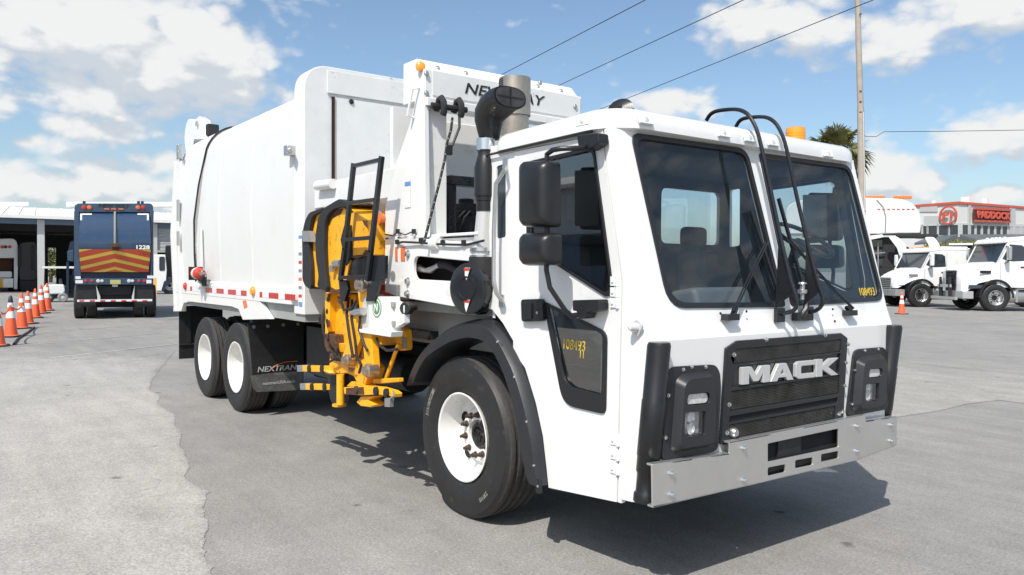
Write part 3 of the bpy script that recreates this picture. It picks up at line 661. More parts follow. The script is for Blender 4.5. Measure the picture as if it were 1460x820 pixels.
sidewall(fw, '315/80R22.5', 168, .450, .034, -.1805, M['inkfaint'])
sidewall(fw, '230 W8', -44, .455, .030, -.1805, M['inkfaint'])
for x in (-4.94, -6.24):
    w0 = wheel(T, (x, -1.08, RRr), RRr, .275, .303, 'dual'); wheel(T, (x, -.74, RRr), RRr, .275, .303, 'dual')
    wheel(T, (x, 1.08, RRr), RRr, .275, .303, 'dual', sgn=1); wheel(T, (x, .74, RRr), RRr, .275, .303, 'dual', sgn=1)
# ---- chassis
ch = MB()
for y in (-.43, .43): ch.box2((-7.4, y-.045, .72), (1.5, y+.045, 1.0))
for x in (-4.94, -6.24): ch.cyl((x, -1.0, .53), (x, 1.0, .53), .085, n=14); ch.lathe((x, -.1, .53), (0, 1, 0), [(.02, -.25), (.19, -.1), (.23, .05), (.15, .3), (.05, .35)], 16)
ch.box2((-.12, -.95, .46), (.12, .95, .60)); ch.box2((-1.9, -.40, .62), (.3, .38, 1.2)); ch.box2((.3, -.45, .5), (1.5, .45, 1.0)); ch.box2((-7.5, -1.1, 1.18), (-.6, 1.1, 1.24))
ch.box2((-3.5, -.9, .6), (-2.6, -.5, 1.1)); ch.box2((-3.5, .5, .55), (-1.2, 1.15, 1.1)); ch.cyl((-2.4, -.75, .8), (-1.4, -.75, .8), .16, n=18); ch.box2((-5.9, -.6, .75), (-5.3, .6, 1.15))
ch.build('chassis', M['frame'], T)
gf = MB().box2((-1.5, -1.02, 1.14), (.32, -.90, 1.50)).box2((-1.05, -1.15, 1.40), (.3, -1.02, 1.47)).build('subframe', M['grey'], T, bevel=.008)
# ---- grille
GX = 1.79
gro = FL([(1052, 486), (1200, 475), (1209, 482), (1203, 597), (1196, 606), (1040, 634), (1029, 634), (1036, 497)], GX)
gh1 = FL([(1049, 498), (1200, 484), (1199, 501), (1047, 519)], GX); gh2 = FL([(1047, 522), (1199, 504), (1197, 531), (1044, 553)], GX)
gh3 = FL([(1043, 558), (1197, 535), (1196, 561), (1042, 586)], GX); gh4 = FL([(1041, 594), (1195, 567), (1194, 574), (1040, 602)], GX); gh5 = FL([(1040, 606), (1192, 579), (1190, 603), (1040, 630)], GX)
gr = MB().prism(gro, (-.034, 0, 0), [gh1, gh2, gh3, gh4, gh5]).build('grille', M['blacksteel'], T, bevel=.005)
for h in (gh1, gh3, gh5): MB().prism([p + V((-.014, 0, 0)) for p in inset(h, -.004)], (-.005, 0, 0)).build('grille_mesh', M['mesh'], gr)
MB().prism([p + V((-.014, 0, 0)) for p in inset(gh2, -.004)], (-.008, 0, 0)).build('badge_panel', M['blacksteel'], gr)
MB().prism([p + V((-.012, 0, 0)) for p in inset(gh4, -.004)], (-.004, 0, 0)).build('air_slot', M['dark'], gr)
for h, nn in ((gh1, 100), (gh3, 100), (gh5, 70)):
    a, b, c, d = h; lv = MB()
    for i in range(1, nn):
        t = i/nn; lv.bar(a.lerp(b, t)+V((-.009, 0, -.004)), d.lerp(c, t)+V((-.009, 0, .004)), .003, .004, up=(1, 0, 0))
    for i in range(1, 12): t = i/12; lv.bar(a.lerp(d, t)+V((-.008, 0, 0)), b.lerp(c, t)+V((-.008, 0, 0)), .003, .003, up=(1, 0, 0))
    tag(lv.build('grille_wire', M['mesh'], gr), kind='stuff')
bolts(gr, [F(px, py, GX) for px, py in ((1046, 506), (1039, 577), (1036, 617), (1092, 484), (1176, 478), (1209, 491), (1206, 517), (1204, 550), (1201, 587), (1196, 590))], (1, 0, 0), .010, .014)
LET = dict(
    M=([(0, 0), (0, 1), (.33, 1), (.5, .52), (.67, 1), (1, 1), (1, 0), (.75, 0), (.75, .60), (.59, .12), (.41, .12), (.25, .60), (.25, 0)], []),
    A=([(0, 0), (.33, 1), (.67, 1), (1, 0), (.72, 0), (.66, .19), (.34, .19), (.28, 0)], [[(.42, .40), (.58, .40), (.50, .70)]]),
    C=([(.14, 0), (1, 0), (1, .27), (.33, .27), (.27, .33), (.27, .67), (.33, .73), (1, .73), (1, 1), (.14, 1), (0, .86), (0, .14)], []),
    K=([(0, 0), (0, 1), (.27, 1), (.27, .64), (.62, 1), (1, 1), (.53, .52), (1, 0), (.66, 0), (.27, .40), (.27, 0)], []))
for chh, a, b in (('M', 1058, 1098), ('A', 1099, 1132), ('C', 1135, 1162), ('K', 1164, 1196)):
    o_, hs = LET[chh]; yb = lambda px: 549-(px-1058)*.105; yt = lambda px: 524-(px-1058)*.105
    p0, p1 = F(a, yb(a), GX+.012), F(b, yb(b), GX+.012); hgt = F(a, yt(a), GX+.012).z-p0.z
    mp_ = lambda q: V((GX+.012, p0.y+(p1.y-p0.y)*q[0], p0.z+(p1.z-p0.z)*q[0]+hgt*q[1]))
    MB().prism([mp_(q) for q in o_], (-.024, 0, 0), [[mp_(q) for q in h] for h in hs]).build('badge_letter', M['silver'], gr, bevel=.003)
# ---- headlamp housings
def housing(outl, raised, oval, sq, bl):
    XB = 1.757
    q = roundpoly(FL(outl, XB+.03), .03); rz = roundpoly(FL(raised, XB+.075), .025); c0 = V((-.03, 0, 0))
    mb = MB().prism(q, c0)
    o1 = roundpoly(FL(oval, XB+.076), .03); s1 = roundpoly(FL(sq, XB+.076), .018)
    base = [p - V((.046, 0, 0)) for p in inset(rz, -.028)]
    mb.loft([base, rz], cap=False)
    mb.prism(rz, (-.012, 0, 0), [o1, s1])
    h = mb.build('headlamp_housing', M['bezel'], T, bevel=.005)
    MB().loft([[p for p in inset(o1, -.003)], [p - V((.05, 0, 0)) for p in inset(o1, .004)]], cap=False).loft([[p for p in inset(s1, -.003)], [p - V((.06, 0, 0)) for p in inset(s1, .004)]], cap=False).build('lamp_recess', M['trim'], h)
    MB().prism([p - V((.014, 0, 0)) for p in inset(o1, .004)], (-.01, 0, 0)).build('led_lamp', M['lens'], h, bevel=.003)
    l = MB(); sp = inset(s1, .004); l.prism([p - V((.045, 0, 0)) for p in sp], (-.01, 0, 0))
    c = sum(sp, V())/len(sp); up = (sp[3].z-sp[-4].z)
    zt = max(p.z for p in sp); zb = min(p.z for p in sp); yc = c.y
    for zz_, rr_ in ((zt-(zt-zb)*.27, .030), (zb+(zt-zb)*.27, .030)):
        l.lathe((XB+.031, yc, zz_), (1, 0, 0), [(rr_, .0), (rr_*1.05, .014), (rr_*.8, .004), (.006, 0)], 16)
    l.build('head_lamp', M['lamp'], h)
    MB().prism([p - V((.012, 0, 0)) for p in sp], (-.004, 0, 0)).build('lamp_glass', M['lampglass'], h)
    bolts(h, [F(a, b, XB+.031) for a, b in bl], (1, 0, 0), .008, .01)
housing([(953, 531), (961, 523), (1020, 520), (1027, 531), (1028, 554), (1024, 640), (1016, 645), (947, 657), (944, 650)],
        [(977, 549), (985, 541), (1018, 537), (1022, 545), (1020, 630), (1014, 633), (974, 640), (971, 634)],
        [(981, 562), (1013, 559), (1013, 576), (980, 579)], [(977, 588), (1007, 586), (1006, 621), (976, 623)], [(974, 527), (1006, 523), (953, 564), (949, 624), (986, 523)])
housing([(1218, 503), (1224, 498), (1260, 495), (1265, 502), (1269, 508), (1267, 578), (1263, 584), (1211, 594), (1209, 589)],
        [(1233, 519), (1240, 514), (1263, 511), (1266, 518), (1264, 574), (1260, 578), (1230, 583), (1228, 577)],
        [(1240, 526), (1259, 525), (1258, 538), (1239, 540)], [(1235, 548), (1254, 546), (1253, 571), (1234, 574)], [(1233, 500), (1252, 498), (1219, 528), (1215, 576)])
# corner guards
def corner(sgn):
    secs = []
    for t, w in ((0, .050), (.02, .056), (.35, .055), (.355, .058), (.7, .058), (.705, .055), (.80, .055), (.81, .048), (.93, .048), (.94, .056), (.99, .056), (1, .045)):
        p = S(940, 488, -1.165).lerp(S(919, 716, -1.165), t); secs.append([V((p.x + w*1.12*math.cos(R(a)), sgn*(-p.y) + w*1.05*math.sin(R(a)), p.z)) for a in range(0, 360, 20)])
    o = MB().loft(secs).build('corner_guard', M['black'], T, smooth=50)
    return o
corner(-1); corner(1)
# ---- bumper
BX = 1.83
bo = FL([(930, 662), (1040, 646), (1040, 630), (1234, 591.5), (1234.5, 600), (1279, 593.5), (1279, 635), (1221, 657), (931, 724.5)], BX)
bh = [FL(h, BX) for h in ([(1095, 632.5), (1195.6, 611), (1195.6, 637.5), (1095, 658.5)], [(1095, 667), (1120, 662), (1120, 673), (1095, 678.8)], [(1134, 656.7), (1159, 652), (1159, 663), (1134, 668)], [(1171, 648), (1195.6, 643), (1195.6, 653.4), (1171, 658.8)])]
bh = [roundpoly(h, .012, 3) for h in bh]
bmp = MB().prism(bo, (-.012, 0, 0), bh)
for i, j in ((0, 1), (2, 3), (4, 5), (6, 7), (7, 8)):
    a, b = bo[i], bo[j]; bmp.prism([a, b, b + V((-.04, 0, 0)), a + V((-.04, 0, 0))], (0, 0, .011 if b.z < .62 and i != 8 else -.011) if i != 8 else (0, .011, 0))
bump = bmp.build('bumper', M['bumper'], T, bevel=.003)
bolts(bump, [F(a, b, BX) for a, b in ((957, 675), (957, 705), (1060, 639), (1060, 684.5), (1221, 607.5), (1221, 643), (1270, 606), (1270, 628.5))], (1, 0, 0), .014, .022)
MB().box2((1.60, -.75, .55), (1.72, .85, .74)).box2((1.70, -.15, .60), (1.80, .08, .72)).build('shade_backing', M['frame'], T)  # black boxes added behind the bumper holes so they look shaded
MB().lathe(F(1048, 617, 1.80), (1, 0, 0), [(.028, -.02), (.028, 0), (.02, .012), (.001, .012)], 12, caps=True).build('tow_pin', M['alu'], T)
# ---- guard hoops over the windscreen
for pts, by in (([(1007, 172), (1013, 163), (1024, 158), (1048, 156), (1062, 160), (1072, 171), (1082, 195), (1096, 258), (1111, 330), (1126, 395), (1136, 428), (1134, 440), (1126, 445), (1112, 448)], 1112),
                ([(1049, 181), (1055, 172), (1066, 168), (1090, 167), (1104, 174), (1114, 190), (1122, 215), (1136, 280), (1150, 340), (1163, 393), (1173, 425), (1171, 436), (1163, 443), (1151, 446)], 1153)):
    y = F(by, 447, 1.775).y; P = SL(pts, y)
    P[0].z = max(P[0].z, 2.59)
    Q = []
    for i in range(len(P)-1):
        p0, p1, p2, p3 = P[max(i-1, 0)], P[i], P[i+1], P[min(i+2, len(P)-1)]
        for t in (0, .33, .67): Q.append(.5*((2*p1) + (p2-p0)*t + (2*p0-5*p1+4*p2-p3)*t*t + (3*p1-p0-3*p2+p3)*t**3))
    Q.append(P[-1])
    hp_ = MB().tube(Q, .0125, 10).build('guard_hoop', M['blacksteel'], T)
    MB().box((1.772, y+.0, P[-1].z-.005), (.03, .075, .085)).build('hoop_foot', M['blacksteel'], hp_, bevel=.004)
    g1 = [P[-5] + V((-.005, 0, 0)), P[-4], P[-3], V((1.765, y, P[-1].z+.02)), V((1.745, y, P[-1].z + .06)), V((1.70, y, P[-5].z*.55+P[-1].z*.45))]
    MB().prism([p + V((0, -.004, 0)) for p in [P[-6], P[-5], P[-4].lerp(P[-5], .3), V((1.755, y, P[-1].z+.055)), V((1.745, y, P[-1].z+.02))]], (0, .008, 0)).build('hoop_gusset', M['blacksteel'], hp_)
y = F(1140, 450, 1.775).y
MB().tube([V((1.78, y, 1.44)), V((1.80, y+.03, 1.49)), V((1.79, y+.05, 1.52))], .02, 8).box((1.775, y, 1.445), (.04, .10, .05)).build('mirror_mount', M['blacksteel'], T)
MB().lathe(F(1144, 413, 1.80), (0, 0, 1), [(.012, -.06), (.012, -.03), (.028, -.02), (.028, 0), (.015, .004), (.015, .03), (.026, .034), (.022, .045), (.001, .047)], 12).build('washer_nozzle', M['alu'], T)
# ---- wipers
def wiper(base, mid, tip, b0, b1):
    B = F(base[0], base[1], 1.775)
    P1, P2 = WP(*mid, .045), WP(*tip, .03)
    o = MB().tube([B + V((.01, 0, .03)), P1 + V((0, -.012, 0)), P2 + V((0, -.012, 0))], .005, 6).tube([B + V((.01, .02, .03)), P1 + V((0, .012, 0)), P2 + V((0, .012, 0))], .005, 6)
    o.bar(B + V((.005, 0, .0)), B + (P1-B)*.33, .02, .028, up=(1, 0, 0)).box(B + V((.0, -.01, .0)), (.05, .10, .035))
    w = o.build('wiper_arm', M['blacksteel'], T)
    MB().bar(WP(*b0, .012), WP(*b1, .012), .012, .022, up=WSN).bar(WP(*b0, .024), WP(*b1, .024), .006, .01, up=WSN).build('wiper_blade', M['trim'], w)
wiper((1043, 452), (1060, 415), (1093, 345), (1070, 300), (1112, 425)); wiper((1213, 446), (1195, 420), (1125, 342), (1110, 283), (1150, 425))
pl1 = FL([(1027, 447), (1062, 441), (1066, 478), (1028, 486)], 1.758)
bolts(T, [F(a, b, 1.762) for a, b in ((1027, 447), (1064, 444), (1033, 478), (1067, 477), (1187, 441), (1190, 458), (1189, 469), (1212, 470), (1215, 440))], (1, 0, .1), .006, .007, M['trim'])
# ---- roof lamps, beacon, fin
def rl(p, nrm, rt):
    n_ = V(nrm).normalized(); r_ = V(rt).normalized(); u_ = n_.cross(r_).normalized(); mtx = Matrix((r_, u_, n_)).transposed()
    o = MB().box(p, (.105, .055, .016), rot=mtx).build('roof_lamp', M['cabwhite'], T, bevel=.005)
    MB().lathe(p, n_, [(.019, .0), (.019, .009), (.012, .012), (.001, .013)], 12).build('lamp_lens', M['lens'], o)
for px, py in ((920, 171), (1031, 190), (1068, 197), (1101, 203), (1180, 219)): rl(F(px, py, 1.537 - .0), (1, 0, .45), (0, 1, 0))
rl(S(832, 173, -1.224), (0, -1, .25), (1, 0, 0))
for px in (1051, 1089):
    a = F(px, 187+(px-1051)*.2, 1.50); MB().tube([V((1.36, a.y-.05, 2.605)), V((1.46, a.y-.02, 2.595)), V((1.515, a.y, 2.565)), V((1.535, a.y+.02, 2.53))], .010, 6).build('roof_rib', M['cabwhite'], T)
bc = Z(1134, 203, 2.62)
o = MB().lathe((bc.x, bc.y, 2.625), (0, 0, 1), [(.075, -.03), (.075, 0), (.068, .005)], 24).build('beacon', M['frame'], T)
MB().lathe((bc.x, bc.y, 2.63), (0, 0, 1), [(.068, 0), (.070, .016), (.066, .02), (.069, .036), (.065, .04), (.068, .055), (.064, .088), (.05, .094), (.001, .095)], 28).build('beacon_lens', M['amber'], o)
fc = Z(886, 154, 2.62)
MB().loft([[V((fc.x + s_*a[0], fc.y + s_*a[1], 2.600 + z)) for a in ((.10, 0), (.05, .045), (-.06, .05), (-.1, 0), (-.06, -.05), (.05, -.045))] for s_, z in ((1, 0), (.9, .03), (.6, .055), (.25, .068))]).build('roof_antenna', M['black'], T)
# ---- cab interior
it = MB()
it.prism([V((1.71, -1.12, 1.40)), V((1.45, -1.12, 1.40)), V((1.30, -1.12, 1.28)), V((1.30, -1.12, .95)), V((1.70, -1.12, .9))], (0, 2.24, 0))
it.build('dashboard', M['dash'], T, bevel=.02)
cn = MB().prism([V((1.45, -.38, 1.30)), V((1.35, -.38, 1.62)), V((1.10, -.38, 1.58)), V((.55, -.38, 1.35)), V((.45, -.38, .9)), V((1.45, -.38, .9))], (0, .55, 0)).build('engine_cover', M['dash'], T, bevel=.04)
MB().prism([V((1.18, -.30, 1.56)), V((1.14, -.30, 1.86)), V((1.00, -.30, 1.90)), V((.92, -.30, 1.78)), V((.95, -.30, 1.56))], (0, .28, 0)).build('monitor', M['seat'], cn, bevel=.02)
for i, yv in enumerate((-.78, -.35, .05)):
    v_ = MB().box((1.60, yv, 1.405), (.08, .17, .012)).build('dash_vent', M['trim'], T, bevel=.006)
for y in (-.72, .66):
    s_ = MB().box((.78, y, 1.22), (.50, .50, .16)).box((.80, y, 1.02), (.35, .36, .24)).build('seat', M['seat'], T, bevel=.05, seg=3)
    MB().box((.50, y, 1.55), (.15, .48, .66), rot=Matrix.Rotation(R(-8), 3, 'Y')).build('backrest', M['seat'], s_, bevel=.05, seg=3)
    MB().box((.46, y, 1.98), (.10, .25, .16)).build('headrest', M['seat'], s_, bevel=.04, seg=3)
sc = WP(1147, 342, -.30)
wt = V((.55, 0, .83)).normalized(); su = V((0, 1, 0)); sv = wt.cross(su)
sc = V((1.30, WP(1147, 342, -.30).y, WP(1147, 342, -.30).z)); sw = MB().tube([sc + (su*math.cos(R(a)) + sv*math.sin(R(a)))*.215 for a in range(0, 360, 12)], .016, 8, closed=True)
for a in (0, 180, 270): sw.tube([sc - wt*.02, sc + (su*math.cos(R(a)) + sv*math.sin(R(a)))*.21], .014, 6)
sw.lathe(sc - wt*.04, wt, [(.001, .03), (.05, .025), (.06, 0), (.03, -.12), (.025, -.30)], 12)
sw.build('steering_wheel', M['trim'], T)
MB().prism([p + V((.01, 0, 0)) for p in rw], (.006, 0, 0)).build('rear_window', M['sideglass'], T)
MB().box((.42, .22, 1.75), (.10, .10, 1.2)).box((.42, -.20, 2.15), (.1, .9, .5)).build('cab_pillar', M['interior'], T)

# ------------------------------------------------------------------ hopper, body, tailgate
HX = -.45
# body shell
def sec(x, top=3.53, bow=.03, bot=1.44, yw=1.25, rad=.34):
    q = [(-yw, bot), (-yw-bow*.5, 1.9), (-yw-bow, 2.35), (-yw-bow*.6, 2.8), (-yw, top-rad-.05)]
    for k in range(1, 8): a = R(90*k/8); q.append((-yw+rad-rad*math.cos(a), top-rad+rad*math.sin(a)-.02*(1-k/8)))
    q.append((-yw+rad+.05, top)); q += [(-y, z) for y, z in reversed(q)]
    return [V((x, y, z)) for y, z in q]
body = MB().loft([sec(-6.42), sec(-2.92)]).build('body', M['bodywhite'], T, smooth=40)
for xw in (-5.35, -4.15):
    MB().tube([p + V((0, 0, 0)) for p in sec(xw, bow=.031, yw=1.2505, top=3.531)[:10]], .004, 5).build('weld_seam', M['bodywhite'], body)
# tailgate with curved seam
seam = [(1.44, -6.44), (1.7, -6.45), (2.1, -6.40), (2.6, -6.28), (3.0, -6.11), (3.3, -5.93), (3.53, -5.80)]
tg = MB(); q0 = sec(-6.4, bow=.05, yw=1.262, top=3.545)
def rearx(z): return lerp([(1.05, -7.58), (1.5, -7.60), (2.0, -7.66), (2.5, -7.62), (3.0, -7.48), (3.35, -7.25), (3.56, -7.0)], z)
tg.loft([[V((lerp(seam, p.z)+.0 - .01, p.y, p.z)) for p in q0], [V((lerp(seam, p.z)-.5, p.y, p.z)) for p in q0], [V((rearx(p.z), p.y*.985, p.z)) for p in q0]])
tgo = tg.build('tailgate', M['bodywhite'], T, smooth=35)
q1 = sec(-6.4, bow=.052, yw=1.264, top=3.548)
MB().tube([V((lerp(seam, p.z)+.004, p.y, p.z)) for p in q1], .011, 6).build('tailgate_seal', M['rubber'], T)
for sgn in (-1, 1):
    for xa, xb in ((-7.50, -7.40), (-7.20, -7.10)):
        MB().prism([V((xa+.0, sgn*1.30, 1.10)), V((xb, sgn*1.30, 1.10)), V((xb-.02, sgn*1.33, 2.2)), V((xb+.04, sgn*1.30, 3.2)), V((xa+.04, sgn*1.30, 3.25)), V((xa-.06, sgn*1.33, 2.2))], (0, -sgn*.08, 0)).build('tailgate_rib', M['white'], tgo, bevel=.01)
    MB().lathe(S(279, 196, -1.0) if sgn < 0 else V((-6.9, .85, 3.55)), (0, 1, 0), [(.001, -.09), (.26, -.09), (.26, .09), (.001, .09)], 24).build('hinge_cover', M['white'], tgo)
    lg = MB().prism([V((p.x, sgn*1.0, p.z)) for p in SL([(287, 200), (288, 172), (294, 167), (301, 172), (303, 192), (306, 200)], -1.0)], (0, sgn*.10, 0)).build('hinge_lug', M['white'], T, bevel=.012)
    MB().lathe((S(293, 178, -1.0).x, sgn*.99, S(293, 178, -1.0).z), (0, sgn, 0), [(.035, -.02), (.035, .14), (.001, .14)], 10, caps=True).build('pin', M['alu'], lg)
    MB().box((S(305, 184, -1.0).x, sgn*1.02, S(305, 186, -1.0).z), (.10, .16, .16)).build('hinge_bushing', M['frame'], lg, bevel=.02)
# camera and tie points on the tailgate
MB().box(S(256, 217, -1.30), (.12, .06, .20)).lathe(S(256, 217, -1.33), (0, -1, 0), [(.03, 0), (.03, .03), (.001, .03)], 10).build('latch', M['alu'], tgo, bevel=.01)
MB().box(S(254, 300, -1.34), (.05, .03, .3)).box(S(254, 340, -1.34), (.04, .03, .2)).build('latch_rod', M['alu'], tgo)
# lower rail + tape
rail = MB().prism([V((-7.52, -1.30, 1.36)), V((-7.52, -1.30, 1.50)), V((-7.52, -1.24, 1.56)), V((-7.52, -1.24, 1.36))], (4.60, 0, 0)).build('lower_rail', M['white'], T, bevel=.006)
MB().prism([V((-7.62, 1.30, 1.36)), V((-7.62, 1.30, 1.50)), V((-7.62, 1.24, 1.56)), V((-7.62, 1.24, 1.36))], (4.70, 0, 0)).build('lower_rail', M['white'], T, bevel=.006)
def at(x, za=1.405, zb=1.465, y=-1.302): return V((x, y, za)), V((x, y, zb))
tx = [-7.2, -7.06, -6.80, -6.40, -6.0, -5.62, -5.22, -4.83, -4.43, -4.05, -3.84, -3.72, -3.58, -3.26, -2.95]
cols_ = ['w', 'r', 'w', 'r', 'w', 'r', 'w', 'r', 'w', 'r', None, 'r', 'w', 'r']
segs = [(256, 271, 'w'), (271, 274, 'r'), (274, 293, 'w'), (293, 302.5, 'r'), (302.5, 308.5, 'w'), (308.5, 319, 'r'), (319, 325, 'w'), (325, 336.5, 'r'), (336.5, 343.5, 'w'), (343.5, 351.5, 'r'), (370, 374, 'r'), (374, 383, 'w'), (383, 397, 'r'), (397, 406, 'w'), (406, 421, 'r')]
for a, b, k in segs:
    xa, xb = S(a, 412+(a-300)*.09, -1.302).x, S(b, 412+(b-300)*.09, -1.302).x
    MB().box(((xa+xb)/2, -1.3015, 1.435), (xb-xa-.006, .003, .058)).build('reflective_tape', M['red'] if k == 'r' else M['tapewhite'], rail)
for px, py, m_ in ((361.5, 415, 'amber'), (265, 408, 'red')):
    MB().lathe(S(px, py, -1.302), (0, -1, 0), [(.055, 0), (.055, .012), (.045, .02), (.043, .026), (.02, .034), (.001, .035)], 16, caps=True).build('marker_lamp', M[m_], rail)
# wheel skirt
sk = [(247, 444), (258, 444), (262, 432), (270, 430), (330, 437), (340, 441), (346, 456), (385, 455), (366, 424), (249, 412)]
skirt = MB().prism(SL(sk, -1.295), (0, .05, 0)).prism(SL([(385, 455), (366, 424), (425, 431), (425, 446)], -1.20), (0, .03, 0)).build('skirt', M['white'], T, bevel=.004)
MB().prism([p + V((0, -.002, 0)) for p in SL([(346, 429), (351, 428), (353, 438), (348, 440)], -1.296)], (0, .002, 0)).build('reflector', M['orange'], skirt)
MB().box2((-7.4, -1.24, 1.20), (-2.7, -.6, 1.38)).build('underside', M['grey'], T)
# collar (front frame of the body)
def csec(x, g=0.):
    q = roundpoly([V((x, -1.262-g, 1.27)), V((x, -1.262-g, 3.68+g)), V((x, 1.262+g, 3.68+g)), V((x, 1.262+g, 1.27))], [0, .26, .26, 0], 8)
    return q
col = MB().loft([csec(-2.93), csec(-2.67)]).build('body_collar', M['scuffwhite'], T, smooth=30, bevel=.01)
q = [V((-2.665, F(477, 140, -2.66).y, 1.9)), V((-2.665, F(477, 140, -2.66).y, 3.39)), V((-2.665, 1.15, 3.39)), V((-2.665, 1.15, 1.9))]
MB().prism([p + V((.004, 0, 0)) for p in q], (-.02, 0, 0)).build('packer_panel', M['scuffwhite'], T, bevel=.004)
MB().box((-2.66, q[0].y-.02, 2.72), (.02, .014, 1.34)).build('panel_gap', M['dark'], T)
MB().box((-2.655, q[0].y-.006, 2.72), (.018, .010, 1.34)).build('rub_strip', M['rust'], T)
MB().prism([V((-2.664, F(466, 104, -2.66).y, 3.42)), V((-2.664, F(466, 104, -2.66).y, 3.64)), V((-2.664, 1.0, 3.64)), V((-2.664, 1.0, 3.42))], (.016, 0, 0)).build('header_plate', M['scuffwhite'], T, bevel=.004)
bolts(T, [F(501, 145, -2.655)], (1, 0, 0), .02, .01, M['rubber'])
MB().box(S(413.5, 215, -1.30), (.10, .10, .10)).cyl(S(413.5, 215, -1.36), S(413.5, 215, -1.30), .028, n=10).build('body_camera', M['alu'], T, bevel=.012)
dec = MB().box(S(428, 385, -1.266), (.10, .004, .62)).build('decal_strip', M['paper'], T)
for k in range(9):
    m_ = [M['bluep'], M['paper'], M['inkgrey'], M['redpaint'], M['inkgrey'], M['orange'], M['inkgrey'], M['redpaint'], M['bluep']][k]
    MB().box(S(428, 338+k*12, -1.269), (.075, .004, .028)).build('decal', m_, dec)
MB().box(S(287, 352, -1.30), (.06, .004, .5)).build('decal_strip', M['paper'], T)
# hopper sill (right side lip)
ze = 2.50
sill = MB().prism([V((-2.45, -1.25, ze-.22)), V((-2.45, -1.25, ze)), V((-2.45, -1.12, ze+.02)), V((-2.45, -1.10, ze-.2)), V((-2.45, -.80, ze-.75)), V((-2.45, -.84, ze-.78))], (1.75, 0, 0)).build('hopper_sill', M['scuffwhite'], T, bevel=.006)
MB().cyl(S(453, 265, -1.28), S(475, 262, -1.28), .045, n=12).build('sill_pivot', M['white'], sill)
MB().box2((-2.45, -.86, 1.25), (-.6, .35, 1.75)).box2((-2.6, .30, 1.25), (-.5, .36, 3.0)).build('hopper_floor', M['white'], T)
# gusset side plate of the hopper front
gus = [(592, 96), (604, 98), (607, 345), (549, 335), (549, 296), (566, 229), (584, 177), (591, 150)]
MB().prism(SL(gus, -1.258), (0, .04, 0)).build('side_gusset', M['white'], T, bevel=.004)
MB().prism(FL([(604.5, 100), (637, 104), (637, 340), (607, 346)], HX), (-.10, 0, 0)).build('front_column', M['white'], T, bevel=.006)
yr = F(826, 135, HX).y
hd = MB().prism([V((HX+.03, -1.25, 2.955)), V((HX+.03, -1.25, 3.17)), V((HX-.02, -1.25, 3.185)), V((HX-.10, -1.25, 3.27)), V((HX-.30, -1.25, 3.27)), V((HX-.30, -1.25, 2.955))], (0, yr+1.25, 0)).build('header', M['white'], T, bevel=.008)
MB().prism([V((HX+.032, -1.19, 2.985)), V((HX+.032, -1.19, 3.165)), V((HX+.032, yr-.02, 3.165)), V((HX+.032, yr-.02, 2.985))], (.006, 0, 0)).build('header_plate', M['scuffwhite'], hd, bevel=.002)
a, b = F(663, 123, HX+.04), F(777, 139, HX+.04)
text('NEW  WAY'.replace('  ', ' '), 'lettering', M['inkblack'], hd, V((HX+.0395, (a.y+b.y)/2, 3.078)), (0, 1, 0), (0, 0, 1), height=.080, width=(b.y-a.y), shear=.22, bold=.010)
bolts(hd, [F(px, py, HX+.04) for px, py in ((608, 105), (608, 133), (770, 118), (820, 152))], (1, 0, 0), .016, .012, M['alu'])
bolts(hd, [V((HX-.045, y_, 3.215)) for y_ in (-1.1, -.85, -.5, -.15, .1)], (1, 0, 1), .014, .012, M['alu'])
MB().lathe(F(599.5, 94.5, HX+.0), (.85, -.5, .1), [(.036, -.02), (.036, .004), (.03, .008), (.012, .013), (.001, .013)], 16).build('marker_lamp', M['amber'], hd)
MB().prism([V((HX+.06, -1.25, 2.90)), V((HX+.06, -1.25, 2.96)), V((HX-.05, -1.25, 2.985)), V((HX-.05, -1.25, 2.92))], (0, 1.55, 0)).build('header_lip', M['white'], hd, bevel=.006)
# recess behind the front frame
zb_ = 1.96
rc = MB().box2((-1.05, -1.2, 1.9), (-1.00, .34, 3.0)).box2((-1.0, -1.2, 1.88), (HX, .34, zb_)).box2((-1.0, .30, 1.9), (HX, .34, 3.0)).build('recess_panel', M['white'], T)
MB().box2((-.985, -.93, 2.43), (-.96, .3, 2.93)).build('recess_plate', M['white'], T, bevel=.01)
fr_ = [F(637, 253, -.55), F(680, 257, -.55), F(680, 335, -.55), F(637, 338, -.55)]
vb = MB()
vb.box2((-.62, fr_[0].y, 2.36), (-.50, .2, 2.43)).box2((-.60, fr_[0].y, 1.97), (-.52, fr_[0].y+.07, 2.38)).box2((-.66, fr_[0].y-.10, 1.962), (-.46, .2, 1.995)).box(V((-.50, fr_[0].y-.13, 2.40)), (.08, .10, .10))
vb.build('valve_frame', M['blacksteel'], T, bevel=.006)
MB().box2((-.80, -.78, 2.0), (-.62, -.55, 2.24)).cyl((-.71, -.70, 2.2), (-.71, -.70, 2.28), .06, n=12).build('valve_block', M['frame'], T, bevel=.01)
hs = MB()
for k in range(3):
    y_ = -.93+.05*k; hs.tube([V((-.6, y_, 2.0)), V((-.55, y_+.01, 2.12)), V((-.58, y_+.08, 2.17)), V((-.66, y_+.16, 2.12)), V((-.7, y_+.2, 2.02))], .009, 6)
hs.build('hose', M['rubber'], T)
# grab bars on the gusset
for pts in ([(600, 125), (588, 127), (581, 165), (592, 168)],):
    MB().tube([S(px, py, -1.25 if i in (0, 3) else -1.31) for i, (px, py) in enumerate(pts)], .010, 8).build('grab_bar', M['white'], T)
MB().box(S(581, 275, -1.262), (.085, .004, .22)).build('decal_strip', M['paper'], T)
MB().box(S(581, 262, -1.265), (.08, .004, .03)).build('decal', M['bluep'], T)
